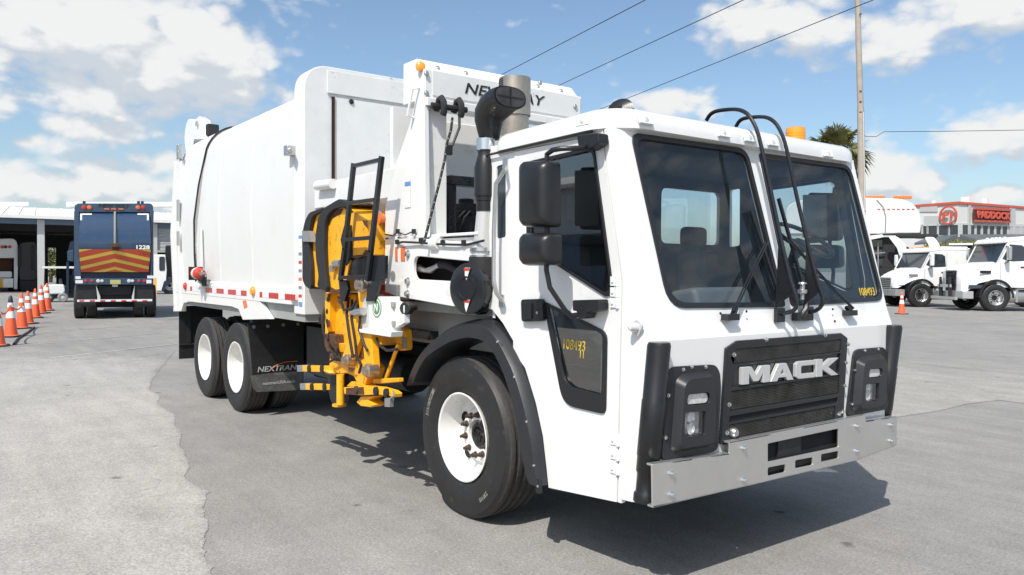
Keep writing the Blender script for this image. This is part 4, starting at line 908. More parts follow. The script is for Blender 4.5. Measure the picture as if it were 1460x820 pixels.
# lower side box with the slotted hole
YB = -1.27
pb = [(549, 337), (566, 337), (566, 423), (549, 416)]
MB().prism(SL(pb, YB+.0), (0, .04, 0)).build('side_box_end', M['white'], T, bevel=.004)
ob = SL([(566.5, 337), (679, 347), (679, 439), (645, 437), (566.5, 423)], YB)
hole = roundpoly(SL([(589, 365), (720, 373), (720, 404), (589, 398)], YB), [.085, 0, 0, .085], 7)
hole = [V((min(p.x, S(675, 380, YB).x), p.y, p.z)) for p in hole]
sb = MB().prism(ob, (0, .03, 0), [hole]).build('side_box', M['white'], T, bevel=.006)
MB().box2((-1.0, -1.10, 1.5), (.3, -1.06, 1.95)).build('side_box_back', M['dark'], sb)
MB().box2((-1.02, -1.27, 1.945), (S(680, 349, YB).x, -.9, 1.965)).build('ledge', M['white'], T, bevel=.004)
MB().box2((-.62, -1.24, 1.89), (S(678, 349, YB).x, -1.18, 1.935)).cyl((-.28, -1.26, 1.90), (-.18, -1.26, 1.90), .05, n=14).build('ledge_bar', M['white'], T, bevel=.006)
hs = MB().tube([S(597, 382, -1.2), S(607, 386, -1.2), S(614, 385, -1.2), S(622, 380, -1.19), S(630, 376, -1.18)], [.03, .018, .026, .018, .026], 10).build('hydraulic_fitting', M['alu'], T)
MB().tube([S(628, 377, -1.18), S(640, 379, -1.18), S(652, 386, -1.17), S(670, 390, -1.1)], .03, 10).build('hydraulic_hose', M['rubber'], T)
for px, m_ in ((565, 'orange'), (574.5, 'orange')):
    w_ = .03 if px == 565 else .06
    MB().box(S(px, 362, YB-.003), (w_, .006, .105)).build('reflector', M[m_], sb)
bolts(sb, [S(582.5, 362, YB), S(582.5, 401, YB), S(582, 419, YB)], (0, -1, 0), .022, .03, M['alu'])
lp = MB().lathe(S(560, 394, YB-.001), (0, -1, 0), [(.001, .001), (.042, .001), (.042, 0)], 20).build('decal', M['inkgrey'], sb)
cb = MB().tube([S(549, 334, -1.27), S(560, 336, -1.28), S(567, 331, -1.27), S(578, 335, -1.28), S(589, 330, -1.27)], .005, 5)
cb.tube([S(566, 347, -1.28), S(574, 345, -1.30), S(595, 346, -1.29), S(620, 348, -1.29), S(650, 349, -1.29), S(665, 349, -1.28), S(690, 343, -1.27)], .008, 6)
for px, py in ((566, 345), (600, 343), (631, 346), (661, 346), (567, 330), (590, 330)): cb.box(S(px, py, -1.285), (.03, .02, .035))
cb.build('cable', M['rubber'], T)
# ---- air cleaner, snorkel, exhaust
ac = S(665.5, 411.5, -1.31); r0 = .170
acl = MB().lathe(ac, (-.22, 1, 0), [(.001, -.002), (.068, -.002), (.072, -.008), (.080, -.008), (.084, 0), (r0-.02, 0), (r0, .012), (r0, .045), (r0-.012, .05), (r0-.012, .10), (r0-.004, .105), (r0-.004, .12), (r0-.012, .125), (r0-.012, .5), (.001, .5)], 36).build('air_cleaner', M['blacksteel'], T)
for dz, rot in ((.105, 0), (-.105, 0)):
    c_ = ac + V((-.0, -.004, dz)); MB().prism([c_ + V((-.045, 0, .032)), c_ + V((.045, 0, .032)), c_ + V((.0, 0, -.05))], (0, .002, 0)).build('warning_label', M['paper'], acl)
    MB().prism([c_ + V((-.043, -.002, .030)), c_ + V((.043, -.002, .030)), c_ + V((.034, -.002, .012)), c_ + V((-.034, -.002, .012))], (0, .002, 0)).build('warning_label', M['redpaint'], acl)
MB().box(ac + V((.13, .06, .04)), (.06, .05, .03)).build('clip', M['blacksteel'], acl)
MB().box(ac + V((-.02, .10, .20)), (.045, .05, .07)).build('restriction_gauge', M['blacksteel'], acl)
MB().cyl(S(680, 443, -1.22), S(700, 441, -1.10), .03, n=12).build('drain_tube', M['rubber'], acl)
YP = -1.20
def zc(px, py): return S(px, py, YP)
sn = MB().lathe(V((zc(690, 370).x, YP, 0)), (0, 0, 1), [(.095, 1.66), (.10, 1.74), (.10, 1.80)], 20).build('intake_elbow', M['rubber'], T)
xs0 = zc(692, 300).x
MB().tube([V((zc(688, 385).x, YP, 1.70)), V((zc(688, 360).x, YP, 1.82)), V((zc(690, 335).x, YP, 1.95)), V((xs0, YP, 2.12))], [.080, .074, .064, .056], 20).build('intake_pipe', M['silver'], T)
for z_ in (1.80, 1.85): MB().lathe((zc(688, 362).x, YP, z_), (0, 0, 1), [(.083, -.012), (.086, -.012), (.086, .012), (.083, .012)], 20).build('hose_clamp', M['chrome'], T)
ztop = zc(690, 222).z
MB().lathe((xs0, YP, 0), (0, 0, 1), [(.060, 2.10), (.060, 2.17), (.066, 2.17), (.067, 2.20), (.075, 2.20), (.075, zc(690, 240).z), (.055, ztop-.01), (.052, ztop), (.052, ztop+.02), (.050, zc(690, 214).z)], 22).build('precleaner', M['black'], T)
MB().lathe((xs0, YP, 0), (0, 0, 1), [(.052, zc(690, 216).z), (.062, zc(690, 215).z), (.062, zc(690, 199).z), (.056, zc(690, 198).z)], 22).build('intake_band', M['chrome'], T)
# rain cap: a swept hood turning from vertical to facing forward
secs = []
zt = zc(690, 199).z; ctr = [((0, 0), .062, .062), ((.0, .05), .070, .075), ((.0, .12), .085, .09), ((.025, .165), .092, .105), ((.09, .205), .085, .12), ((.17, .228), .075, .128), ((.25, .232), .070, .130)]
for k, ((dx, dz), rv, rh) in enumerate(ctr):
    an = R([0, 0, 5, 30, 62, 82, 88][k]); d_ = V((math.sin(an), -.12*math.sin(an), math.cos(an))); n_ = V((-math.cos(an), 0, math.sin(an))); h_ = V((.0, 1, 0))
    c_ = V((xs0+dx, YP+.03-.02*k/6, zt+dz)); secs.append([c_ + n_*rv*math.copysign(abs(math.cos(R(a)))**.8, math.cos(R(a))) + h_*rh*math.copysign(abs(math.sin(R(a)))**.8, math.sin(R(a))) for a in range(0, 360, 15)])
rcp = MB().loft(secs).build('rain_cap', M['black'], T, smooth=60)
e_ = secs[-1]; cc_ = sum(e_, V())/len(e_)
MB().prism([cc_ + (p-cc_)*.86 + V((.004, 0, 0)) for p in e_], (.004, 0, 0)).build('rain_cap_screen', M['mesh'], rcp)
MB().bar(cc_ + V((.01, -.10, 0)), cc_ + V((.01, .10, 0)), .006, .008).bar(cc_ + V((.01, 0, -.055)), cc_ + V((.01, 0, .055)), .006, .008).build('screen_bar', M['black'], rcp)
xe = .02; ye = F(734, 150, xe).y; re_ = (F(757, 150, xe).y-F(712, 150, xe).y)/2*.80
st = MB().lathe((xe, ye, 0), (0, 0, 1), [(re_*.82, 2.0), (re_*.82, F(734, 168, xe).z), (re_, F(734, 166, xe).z), (re_, F(734, 112, xe).z), (re_*.9, F(734, 112, xe).z), (re_*.9, 2.6)], 28).build('exhaust_stack', M['stainless'], T)
pf = MB()
zt_, zb2 = F(734, 114, xe).z, F(734, 140, xe).z
for i in range(6):
    for j in range(9):
        a = R(232+i*8); z_ = zb2 + (zt_-zb2)*(j+.5)/9; p = V((xe+math.cos(a)*re_*1.002, ye+math.sin(a)*re_*1.002, z_)); pf.box(p, (.004, .009, .009), rz=a)
tag(pf.build('perforation', M['dark'], st), kind='stuff')
# bungee loops
bl = MB()
for px, yy in ((628, 146), (653, 149)):
    c_ = F(px, yy, HX+.09); bl.tube([c_ + V((-.06, 0, -.05)), c_ + V((-.02, 0, .02)), c_ + V((.015, 0, .03)), c_ + V((.035, .005, 0)), c_ + V((.035, .01, -.07)), c_ + V((.02, .01, -.09))], .024, 8)
bl.tube([F(615, 150, HX+.07), F(665, 157, HX+.07)], .022, 8)
bl.build('lifting_strap', M['rubber'], T)
# ------------------------------------------------------------------ lifting arm (yellow) and its ladder
YA = -1.42
def px4(l, ox=420, oy=220, s=.2439): return [(ox+a*s, oy+b*s) for a, b in l]
def px5(l): return px4(l, 420, 400, .2439)
arm = MB().prism(SL(px4([(165, 790), (160, 440), (185, 350), (240, 305), (300, 290), (345, 330), (395, 380), (420, 385), (425, 590), (330, 605), (310, 700), (300, 800), (200, 805)]), YA+.02), (0, .24, 0), [SL(px4([(272, 480), (292, 420), (325, 420), (330, 590), (300, 640), (280, 560)]), YA+.02)]).build('arm_housing', M['yellowworn'], T, bevel=.008)
MB().prism(SL(px4([(268, 500), (290, 415), (330, 415), (335, 600), (300, 650)]), YA+.012), (0, .02, 0)).build('slot_shade', M['dark'], arm)  # near-black plate covers the hole, its inner shade put in as colour
MB().prism(SL(px4([(85, 770), (80, 430), (120, 350), (165, 320), (220, 300), (200, 790)]), YA+.16), (0, .16, 0)).build('arm_housing', M['yellowworn'], T, bevel=.008)
def band(l, y, d, name='arm_guard'):
    return MB().prism(roundpoly(SL(px4(l), y), .05, 4), (0, d, 0)).build(name, M['rubber'], T, bevel=.008)
band([(160, 795), (128, 770), (140, 720), (122, 600), (120, 480), (135, 370), (175, 310), (262, 258), (318, 290), (300, 305), (225, 318), (185, 360), (172, 430), (170, 560), (176, 690), (190, 795)], YA-.02, .30)
band([(88, 790), (60, 770), (45, 735), (45, 600), (42, 470), (60, 385), (85, 340), (165, 312), (158, 330), (105, 358), (92, 400), (84, 460), (84, 560), (95, 660), (96, 770)], YA+.12, .26)
MB().prism(SL(px4([(42, 448), (85, 448), (98, 512), (48, 510)]), YA+.10), (0, .05, 0)).build('guard_clip', M['inkgrey'], T)
bolts(T, SL(px4([(182, 455), (182, 510), (182, 560), (182, 610), (184, 660), (184, 715), (184, 770), (180, 400), (182, 372)]), YA+.02) + SL(px4([(95, 455), (95, 560), (95, 610), (95, 660), (97, 715)]), YA+.16), (0, -1, 0), .013, .014, M['nut'])
ws = MB().prism(SL(px4([(178, 410), (178, 350), (220, 325), (285, 318), (270, 350), (220, 375), (205, 415)]), YA+.018), (0, .004, 0)).prism(SL(px4([(172, 700), (200, 690), (210, 790), (172, 795)]), YA+.018), (0, .004, 0)).build('worn_patch', M['rust'], arm)
# inner yellow slide behind the ladder
MB().prism(SL(px4([(340, 400), (425, 380), (425, 600), (345, 610)]), YA+.14), (0, .16, 0)).build('arm_slide', M['yellow'], T, bevel=.006)
MB().cyl(S(477, 376, YA+.0), S(487, 375, YA-.02), .03, n=10).lathe(S(476, 383, YA), (0, -1, 0), [(.03, 0), (.03, .03), (.001, .03)], 10, caps=True).build('arm_fitting', M['alu'], T)
# mast below the housing
mast = MB().prism(SL(px5([(180, 70), (290, 75), (310, 190), (335, 310), (320, 400), (240, 400), (180, 370), (182, 200)]), YA+.12), (0, .20, 0)).build('arm_mast', M['yellowworn'], T, bevel=.008)
MB().prism(SL(px5([(176, 75), (208, 75), (200, 300), (178, 330)]), YA+.06), (0, .30, 0)).build('mast_flange', M['yellow'], mast, bevel=.005)
bolts(mast, SL(px5([(196, 110), (192, 240), (190, 180)]), YA+.06), (0, -1, 0), .018, .008, M['rubber'])
MB().prism(SL(px5([(172, 310), (235, 318), (245, 420), (190, 420), (172, 380)]), YA+.04), (0, .2, 0)).build('mast_collar', M['rust'], mast, bevel=.01)
MB().prism(SL(px5([(235, 365), (315, 370), (310, 425), (245, 420)]), YA+.07), (0, .16, 0)).build('cross_bracket', M['yellowworn'], mast, bevel=.008)
MB().prism(SL(px5([(255, 80), (355, 80), (360, 180), (300, 215), (280, 120)]), YA+.17), (0, .16, 0)).build('mast_gusset', M['yellowworn'], mast, bevel=.008)
# links
lk1 = MB().prism(roundpoly(SL(px5([(303, 215), (380, 205), (388, 325), (348, 440), (318, 505), (275, 490), (268, 470), (322, 325)]), YA-.02), .04), (0, .045, 0)).build('lift_link', M['yellow'], T, bevel=.006)
lk2 = MB().prism(roundpoly(SL(px5([(365, 15), (412, 12), (425, 60), (448, 330), (462, 520), (440, 545), (412, 530), (395, 330), (368, 60)]), YA-.01), .03), (0, .06, 0)).build('lift_link', M['yellow'], T, bevel=.006)
for (c_, p_, r_) in ((lk2, (395, 25), .06), (lk1, (315, 466), .048), (lk2, (437, 527), .055)):
    b = px5([p_])[0]; MB().lathe(S(b[0], b[1], YA-.03), (0, -1, 0), [(r_, -.06), (r_, .02), (r_*.7, .03), (r_*.65, .05), (r_*.3, .055), (.001, .055)], 14).build('pivot_pin', M['stainless'], c_)
MB().cyl(S(507, 446, YA-.04), S(518, 444, YA-.04), .032, n=12).cyl(S(501, 446, YA-.03), S(508, 446, YA-.03), .02, n=10).build('hydraulic_fitting', M['alu'], T)
# gripper carriage
car = MB().prism(roundpoly(SL(px5([(268, 475), (330, 445), (385, 462), (440, 510), (425, 560), (410, 612), (365, 600), (345, 560), (300, 540), (262, 548), (200, 520), (205, 440), (235, 432)]), YA+.02), .03), (0, .14, 0)).build('gripper_carriage', M['yellowworn'], T, bevel=.008)
MB().prism(SL(px5([(190, 540), (240, 545), (245, 715), (225, 730), (205, 690), (190, 620)]), YA+.06), (0, .12, 0)).build('gripper_pad', M['rubber'], T, bevel=.008)
a_, b_ = px5([(268, 550)])[0], px5([(268, 725)])[0]
MB().cyl(S(*a_, YA), S(*b_, YA), .032, n=16).build('gripper_post', M['yellow'], T)
MB().lathe(S(*px5([(262, 728)])[0], YA+.02), (0, 0, 1), [(.001, -.008), (.06, -.008), (.06, .008), (.001, .008)], 20).build('gripper_base_plate', M['yellowworn'], T)
MB().lathe(S(*px5([(225, 525)])[0], YA+.04), (.2, 0, 1), [(.001, -.015), (.07, -.015), (.08, 0), (.07, .015), (.001, .015)], 18).build('gripper_top_plate', M['yellowworn'], T)
for l, yo in (([(12, 497), (195, 500), (195, 536), (15, 533)], .05), ([(30, 603), (200, 606), (200, 641), (32, 640)], .05)):
    f_ = MB().prism(SL(px5(l), YA+yo), (0, .07, 0)).build('gripper_finger', M['yellow'], T, bevel=.006)
    y0 = l[0][1]
    MB().prism(SL(px5([(l[0][0], y0-1), (l[0][0]+32, y0-1), (l[0][0]+34, y0+37), (l[0][0]+2, y0+37)]), YA+yo-.004), (0, .078, 0)).build('finger_tip', M['inkgrey'], f_, bevel=.004)
    for bx in (88, 163) if y0 < 600 else (104, 178):
        b = px5([(bx, y0+20)])[0]; MB().lathe(S(b[0], b[1], YA+yo), (0, -1, 0), [(.036, -.01), (.036, .012), (.026, .016), (.001, .016)], 14).build('finger_bumper', M['rubber'], f_)
f_ = MB().prism(SL(px5([(285, 625), (420, 618), (490, 625), (560, 645), (582, 662), (578, 685), (540, 672), (470, 668), (400, 672), (290, 665)]), YA-.05), (0, .07, 0)).build('gripper_finger', M['yellow'], T, bevel=.006)
MB().prism(SL(px5([(300, 628), (400, 622), (405, 665), (300, 668)]), YA-.055), (0, .06, 0)).build('worn_patch', M['rust'], f_)
for bx, by in ((362, 642), (478, 648), (538, 658)):
    b = px5([(bx, by)])[0]; MB().lathe(S(b[0], b[1], YA-.055), (0, -1, 0), [(.034, -.01), (.034, .012), (.024, .016), (.001, .016)], 14).build('finger_bumper', M['rubber'] if bx > 400 else M['nut'], f_)
MB().prism(SL(px5([(526, 690), (560, 684), (556, 740), (526, 738)]), YA-.08), (0, .03, 0)).tube([S(*p, YA-.08) for p in px5([(560, 690), (584, 672), (575, 645)])], .008, 6).build('gripper_tip', M['inkgrey'], f_)
MB().prism(SL(px5([(360, 712), (385, 678), (465, 675), (430, 700), (470, 728), (440, 742), (385, 735)]), YA-.02), (0, .10, 0)).build('gripper_finger', M['yellow'], T, bevel=.008)
for pts in ([(523, 432), (514, 446), (512, 470), (519, 492), (524, 500)], [(486, 428), (490, 442), (502, 440), (508, 428)], [(476, 488), (482, 498), (480, 510), (470, 516)], [(500, 500), (508, 508), (515, 520), (512, 532)], [(535, 475), (540, 492), (552, 500), (566, 498)], [(497, 425), (494, 450), (498, 480), (503, 510)], [(502, 428), (501, 455), (506, 485), (509, 515)], [(470, 492), (476, 505), (486, 512), (494, 520)], [(463, 440), (459, 455), (461, 475), (468, 485)]):
    MB().tube([S(a, b, YA-.035 if i else YA+.1) for i, (a, b) in enumerate(pts)], .011, 7).build('hydraulic_hose', M['rubber'], T)
a_, b_ = S(507, 436, YA+.06), S(520, 530, YA+.06)
MB().cyl(a_.lerp(b_, .0), a_.lerp(b_, .6), .034, n=12).build('cylinder_barrel', M['frame'], T); MB().cyl(a_.lerp(b_, .6), b_, .018, n=10).build('cylinder_rod', M['chrome'], T)
MB().prism(SL(px5([(205, 425), (285, 428), (280, 475), (230, 470), (200, 455)]), YA+.0), (0, .16, 0)).build('pivot_block', M['rust'], T, bevel=.008)
MB().prism(SL(px5([(300, 620), (330, 590), (400, 600), (420, 625)]), YA+.02), (0, .10, 0)).build('finger_root', M['yellowworn'], T, bevel=.006)
for pts in ([(178, 805), (300, 805), (300, 780), (240, 792), (200, 770), (180, 780)], [(395, 385), (424, 388), (424, 430), (405, 410)], [(300, 300), (345, 335), (330, 345), (290, 315)], [(412, 560), (425, 560), (425, 590), (380, 602), (335, 604), (340, 592), (395, 588)]):
    MB().prism(SL(px4(pts), YA+.017), (0, .004, 0)).build('worn_patch', M['rust'], arm)
for pts in ([(195, 75), (210, 78), (203, 120), (192, 118)], [(186, 235), (202, 232), (203, 268), (190, 275)], [(300, 440), (340, 438), (345, 450), (300, 455)], [(318, 508), (350, 512), (340, 528), (322, 520)], [(250, 92), (272, 95), (268, 140), (252, 130)]):
    MB().prism(SL(px5(pts), YA-.024 if pts[0][0] > 290 else YA+.055), (0, .004, 0)).build('worn_patch', M['rust'], T)
# right brace rod and bracket under the side box
MB().prism(roundpoly(SL(px5([(585, 300), (615, 272), (648, 290), (652, 408), (608, 412), (590, 360)]), YA+.16), .03), (0, .06, 0)).build('brace_bracket', M['yellowworn'], T, bevel=.008)
MB().prism(SL(px5([(625, 330), (652, 332), (652, 400), (628, 402)]), YA+.156), (0, .004, 0)).build('reflector', M['inkgrey'], T)
a_, b_ = px5([(608, 370), (534, 578)]); MB().cyl(S(*a_, YA+.12), S(*b_, YA+.12), .016, n=12).build('brace_rod', M['yellow'], T)
MB().prism(SL(px5([(455, 575), (604, 570), (606, 595), (485, 606), (460, 604)]), YA+.06), (0, .05, 0)).build('foot_bar', M['yellowworn'], T, bevel=.008)
MB().prism(SL(px5([(445, 330), (600, 300), (590, 360), (520, 380), (460, 370)]), YA+.30), (0, .10, 0)).build('slide_frame', M['yellowworn'], T, bevel=.008)
MB().prism(SL(px5([(640, 262), (735, 258), (735, 300), (640, 300)]), YA+.45), (0, .1, 0)).build('slide_frame', M['rust'], T)
MB().box2((-1.6, -1.05, 1.50), (-1.0, -1.0, 1.58)).build('red_reflector_bar', M['red'], T)
# ladder
YL = -1.47
lad = empty('ladder', (0, 0, 0)); lad.parent = T
lad2 = None
rp = [S(*p, YL) for p in px4([(345, 68), (292, 560), (268, 740), (282, 820)])]; rq = [S(*p, YL) for p in px4([(508, 28), (445, 575), (424, 740), (410, 820)])]
bpy.data.objects.remove(lad)
lad = MB()
for P in (rp[:3], rq[:3]):
    for a_, b_ in zip(P, P[1:]): lad.bar(a_ + (a_-b_).normalized()*.02, b_, .05, .03, up=(0, 1, 0))
lad = lad.build('ladder', M['blacksteel'], T, bevel=.005)
for a_, b_ in (((345, 70), (508, 32)), ((322, 286), (474, 266)), ((299, 500), (450, 488)), ((270, 720), (428, 720))):
    MB().bar(S(*px4([a_])[0], YL+.0), S(*px4([b_])[0], YL+.0), .03, .036, up=(0, 1, 0)).build('rung', M['blacksteel'], lad, bevel=.004)
for P, l in ((rp, [(255, 735), (300, 735), (310, 790), (290, 860), (270, 860)]), (rq, [(440, 590), (528, 592), (525, 725), (495, 735), (468, 860), (415, 860), (430, 720)])):
    MB().prism(SL(px4(l), YL+.02), (0, .03, 0)).build('ladder_bracket', M['blacksteel'], lad, bevel=.004)
MB().box(S(*px4([(370, 640)])[0], YL+.10), (.30, .04, .18)).build('ladder_plate', M['blacksteel'], lad)
# control box with the round green logo
bxp = px5([(400, 92), (556, 95), (565, 300), (388, 292)])
bx_ = MB().prism(SL(bxp, -1.43), (0, .09, 0)).build('control_box', M['white'], T, bevel=.008)
MB().prism(SL(px5([(376, 283), (565, 300), (560, 332), (378, 304)]), -1.46), (0, .10, 0)).build('box_lip', M['white'], bx_, bevel=.004)
MB().prism(SL(px5([(566, 110), (640, 145), (640, 250), (566, 290)]), -1.40), (0, .05, 0)).build('box_side', M['scuffwhite'], bx_, bevel=.006)
for hy in (140, 250): MB().box(S(*px5([(572, hy)])[0], -1.41), (.07, .03, .04)).build('box_hinge', M['grey'], bx_, bevel=.005)
c_ = S(*px5([(480, 158)])[0], -1.432)
for r_, m_, o_ in ((.075, 'green', 0), (.066, 'paper', .001), (.054, 'green', .002)):
    MB().lathe(c_ + V((0, -o_, 0)), (0, -1, 0), [(r_, 0), (r_, .001), (.0005, .001)], 28).build('logo_disc', M[m_], bx_)
text('N', 'logo_letter', M['paper'], bx_, c_ + V((0, -.0045, 0)), (1, 0, 0), (0, 0, 1), height=.06, width=.055, bold=.02)
kn = px5([(662, 162)])[0]
MB().lathe(S(*kn, -1.36), (.5, -1, 0), [(.001, -.10), (.02, -.10), (.02, -.02), (.044, -.02), (.047, 0), (.047, .035), (.04, .042), (.02, .038), (.001, .038)], 12).build('filler_cap', M['rubber'], bx_)
# ---- mudflaps: they hang across the truck, facing forward
XM = -4.33
fl = MB().prism(FL([(353, 462), (433, 455), (433, 554), (362, 560), (357, 500)], XM), (-.012, 0, 0)).build('mudflap', M['flap'], T)
MB().box2((XM-.05, -1.22, 1.10), (XM+.04, -.30, 1.17)).build('flap_hanger', M['frame'], T)
MB().prism(FL([(357, 536), (385, 532), (433, 529), (433, 552), (429, 556), (366, 559), (361, 554)], XM+.003), (.003, 0, 0)).build('flap_plate', M['flapplate'], fl)
bolts(fl, FL([(362, 466), (382, 465), (404, 463), (425, 462)], XM+.001), (1, 0, 0), .016, .012, M['inkgrey'])
def ft(s_, m, px, py, h, p0, p1, sh): text(s_, 'lettering', m, fl, F(px, py, XM+.007), (0, 1, 0), (0, 0, 1), height=h, width=F(p1, py, XM).y-F(p0, py, XM).y, shear=sh, bold=.015)
ft('NEXTRAN', M['inkdull'], 395.5, 525, .062, 368, 424, .2); ft('TRUCK CENTERS', M['inkgrey'], 407, 532.5, .03, 391, 424, .1); ft('nextranUSA.com', M['inkdull'], 398, 545, .036, 375, 421, 0)
MB().tube([F(a, b, XM+.008) for a, b in ((386, 527), (395, 520), (408, 516), (424, 515))], .005, 5).build('logo_swoosh', M['inkorange'], fl)
MB().box2((XM-.012, .60, .30), (XM, 1.22, 1.12)).build('mudflap', M['flap'], T)
for y0, y1 in ((-1.24, -.62), (.62, 1.24)):
    rf_ = MB().box2((-7.46, y0, .39), (-7.445, y1, 1.16)).build('mudflap', M['flap'], T)
    MB().box2((-7.44, y0+.12, .62), (-7.42, y0+.16, 1.16)).tube([(-7.43, y0, .60), (-7.43, y1, .60)], .012, 6).build('flap_rod', M['frame'], rf_)
# ---- things carried on the truck
ex = empty('fire_extinguisher', S(283, 390, -1.40)); tag(ex, 'red fire extinguisher lying in a black bracket on the truck side rail', 'extinguisher')
MB().tube([V((-.20, 0, .0)), V((-.17, 0, 0)), V((.06, 0, 0)), V((.10, 0, 0))], [.04, .075, .075, .045], 14).build('cylinder', M['redpaint'], ex)
MB().tube([V((-.06, 0, 0)), V((.01, 0, 0))], .077, 14, cap=False).build('label_band', M['paper'], ex)
MB().tube([V((.10, 0, 0)), V((.17, 0, 0)), V((.20, 0, .03))], [.028, .024, .02], 8).bar(V((.14, 0, .0)), V((.26, 0, .05)), .02, .025).build('valve', M['alu'], ex)
MB().box((-.02, .05, -.10), (.30, .03, .12)).box((-.13, 0, .0), (.03, .17, .17)).bar((.10, 0, -.10), (.24, 0, -.02), .02, .03).build('bracket', M['frame'], ex)
MB().lathe((0, 0, 0), (0, -1, 0), [(.055, 0), (.055, .03), (.04, .04), (.001, .045)], 14).build('tail_lamp', M['tapewhite'], ex).location = (-.02, .03, -.15)
cd = [F(645, 168, HX+.11), F(643, 185, HX+.12), F(637, 205, HX+.12), F(634, 228, HX+.14), F(626, 262, HX+.16), F(617, 297, HX+.18), F(604, 348, HX+.16)]
b0 = cd[0].copy()
bg_ = empty('bungee_cord', b0); tag(bg_, 'black bungee cord with white flecks hanging down the hopper front', 'cord')
MB().tube([p-b0 for p in cd], .011, 6).tube([p-b0 for p in (F(655, 160, HX+.11), F(655, 182, HX+.12), F(646, 205, HX+.13), F(640, 216, HX+.13))], .010, 6).build('cord', M['rubber'], bg_)
fk = MB()
for a_, b_ in zip(cd, cd[1:]):
    n_ = max(1, int((b_-a_).length/.05))
    for k in range(n_): p = a_.lerp(b_, (k+.3)/n_)-b0; fk.box(p + V((.007, -.005, 0)), (.008, .008, .007))
tag(fk.build('fleck', M['inkdull'], bg_), kind='stuff')
MB().box(F(640, 214, HX+.13)-b0, (.03, .045, .07)).build('cord_clip', M['rubber'], bg_)
hn = empty('hand_lamp', S(546, 312, -1.25)); tag(hn, 'small silver work lamp with an orange cap behind the ladder top', 'lamp')
MB().tube([V((-.14, 0, .10)), V((-.02, 0, .02))], [.02, .035], 10).box((.0, .03, 0), (.10, .06, .03)).build('body', M['alu'], hn)
MB().lathe((.02, -.01, .0), (0, -1, 0), [(.045, 0), (.045, .04), (.001, .05)], 12).build('lens', M['orange'], hn)

# ------------------------------------------------------------------ everything behind the truck
class Fr:
    """a local frame standing on the ground at a pixel: X to the right, Y away, Z up"""
    def __init__(s, px, py, rot=0.):
        s.o = Z(px, py); a = math.atan2(s.o.y-CAM.y, s.o.x-CAM.x) + rot; s.n = V((math.cos(a), math.sin(a), 0)); s.r = V((s.n.y, -s.n.x, 0)); s.rz = a-math.pi/2
    def p(s, px, py, dy=0.):
        d = ray(px, py); w = CAM + d*((s.o + s.n*dy - CAM).dot(s.n)/d.dot(s.n)) - s.o; return V((w.dot(s.r), w.dot(s.n), w.z))
    def l(s, pts, dy=0.): return [s.p(a, b, dy) for a, b in pts]
    def root(s, name, *a, **k): return tag(empty(name, s.o, s.rz), *a, **k)
# ---- blue refuse truck seen from behind
f = Fr(163, 455)
B = f.root('garbage_truck', 'dark blue garbage truck numbered 1228 with red and yellow chevrons, seen from behind', 'garbage truck')
MB().prism(roundpoly(f.l([(106, 402), (106, 292), (219, 292), (219, 402)], .12), [0, .28, .28, 0]), (0, 7.0, 0)).build('body', M['bluetruck'], B, bevel=.03)
MB().prism(roundpoly(f.l([(106, 303), (106, 290), (218.5, 290), (218.5, 303)], -.02), [0, .25, .25, 0]), (0, .2, 0)).build('header', M['bluetruck'], B, bevel=.03)
for a, b in ((105.5, 113), (213.5, 219.5)): MB().prism(f.l([(a, 400), (a, 300), (b, 300), (b+(1.5 if a < 150 else -1.5), 350), (b+(3 if a < 150 else -3), 392), (b, 400)], -.05), (0, .3, 0)).build('side_post', M['bluetruck'], B, bevel=.03)
prof = [(303, .05), (308, -.08), (316, -.22), (326, -.33), (338, -.40), (350, -.42), (356, -.40), (372, -.25), (388, -.06)]
hw = [(303, 49.5), (330, 51), (356, 52), (372, 50.5), (388, 48.5)]
def tgp(px, py, o=0.): return f.p(px, py, lerp(prof, py)+o)
g1 = [[tgp(163.5 + lerp(hw, py)*t, py) for t in (-1, -.9, -.5, 0, .5, .9, 1)] for py, _ in prof]
tgb = MB().loft(g1, closed=False, cap=False)
for e in (0, 6): tgb.loft([[g1[i][e], g1[i][e] + V((0, .45-lerp(prof, prof[i][0]), 0))] for i in range(len(prof))], closed=False, cap=False)
tgo = tgb.build('tailgate', M['bluetruck'], B, smooth=50)
# chevron bands: alternating red and yellow, rising to the middle
ybot = 388
def cheb(t, py): px = 163.5 + lerp(hw, py)*t*.985; return tgp(px, py, -.012)
ks = [(-9, 'y'), (-5.2, 'r'), (3.6, 'y'), (8.2, 'r'), (15.5, 'y'), (19.8, 'r'), (27, 'y'), (31, 'r'), (36.5, 'y')]
for i, (k0, cname) in enumerate(ks):
    k1 = ks[i+1][0] if i+1 < len(ks) else 60
    for sg in (-1, 1):
        poly = []
        n = 10
        up = []; lo = []
        for j in range(n+1):
            t = j/n; y0 = 355.5 + k0 + 11*t - 2; y1 = 355.5 + k1 + 11*t - 2
            y0 = min(max(y0, 355.5), ybot); y1 = min(max(y1, 355.5), ybot)
            up.append((t, y0)); lo.append((t, y1))
        mb = MB(); used = False
        for j in range(n):
            q = [up[j], up[j+1], lo[j+1], lo[j]]
            if q[2][1]-q[1][1] < .05 and q[3][1]-q[0][1] < .05: continue
            used = True; mb.add([cheb(sg*t, y) for t, y in q], [(0, 1, 2, 3)])
        if used: mb.build('chevron_stripe', M['chevred'] if cname == 'r' else M['chevyellow'], tgo, smooth=60)
text('1228', 'lettering', M['inkwhite'], tgo, tgp(204, 352.5, -.03), (1, 0, 0), (0, 0, 1), height=.13, width=.40, bold=.03)
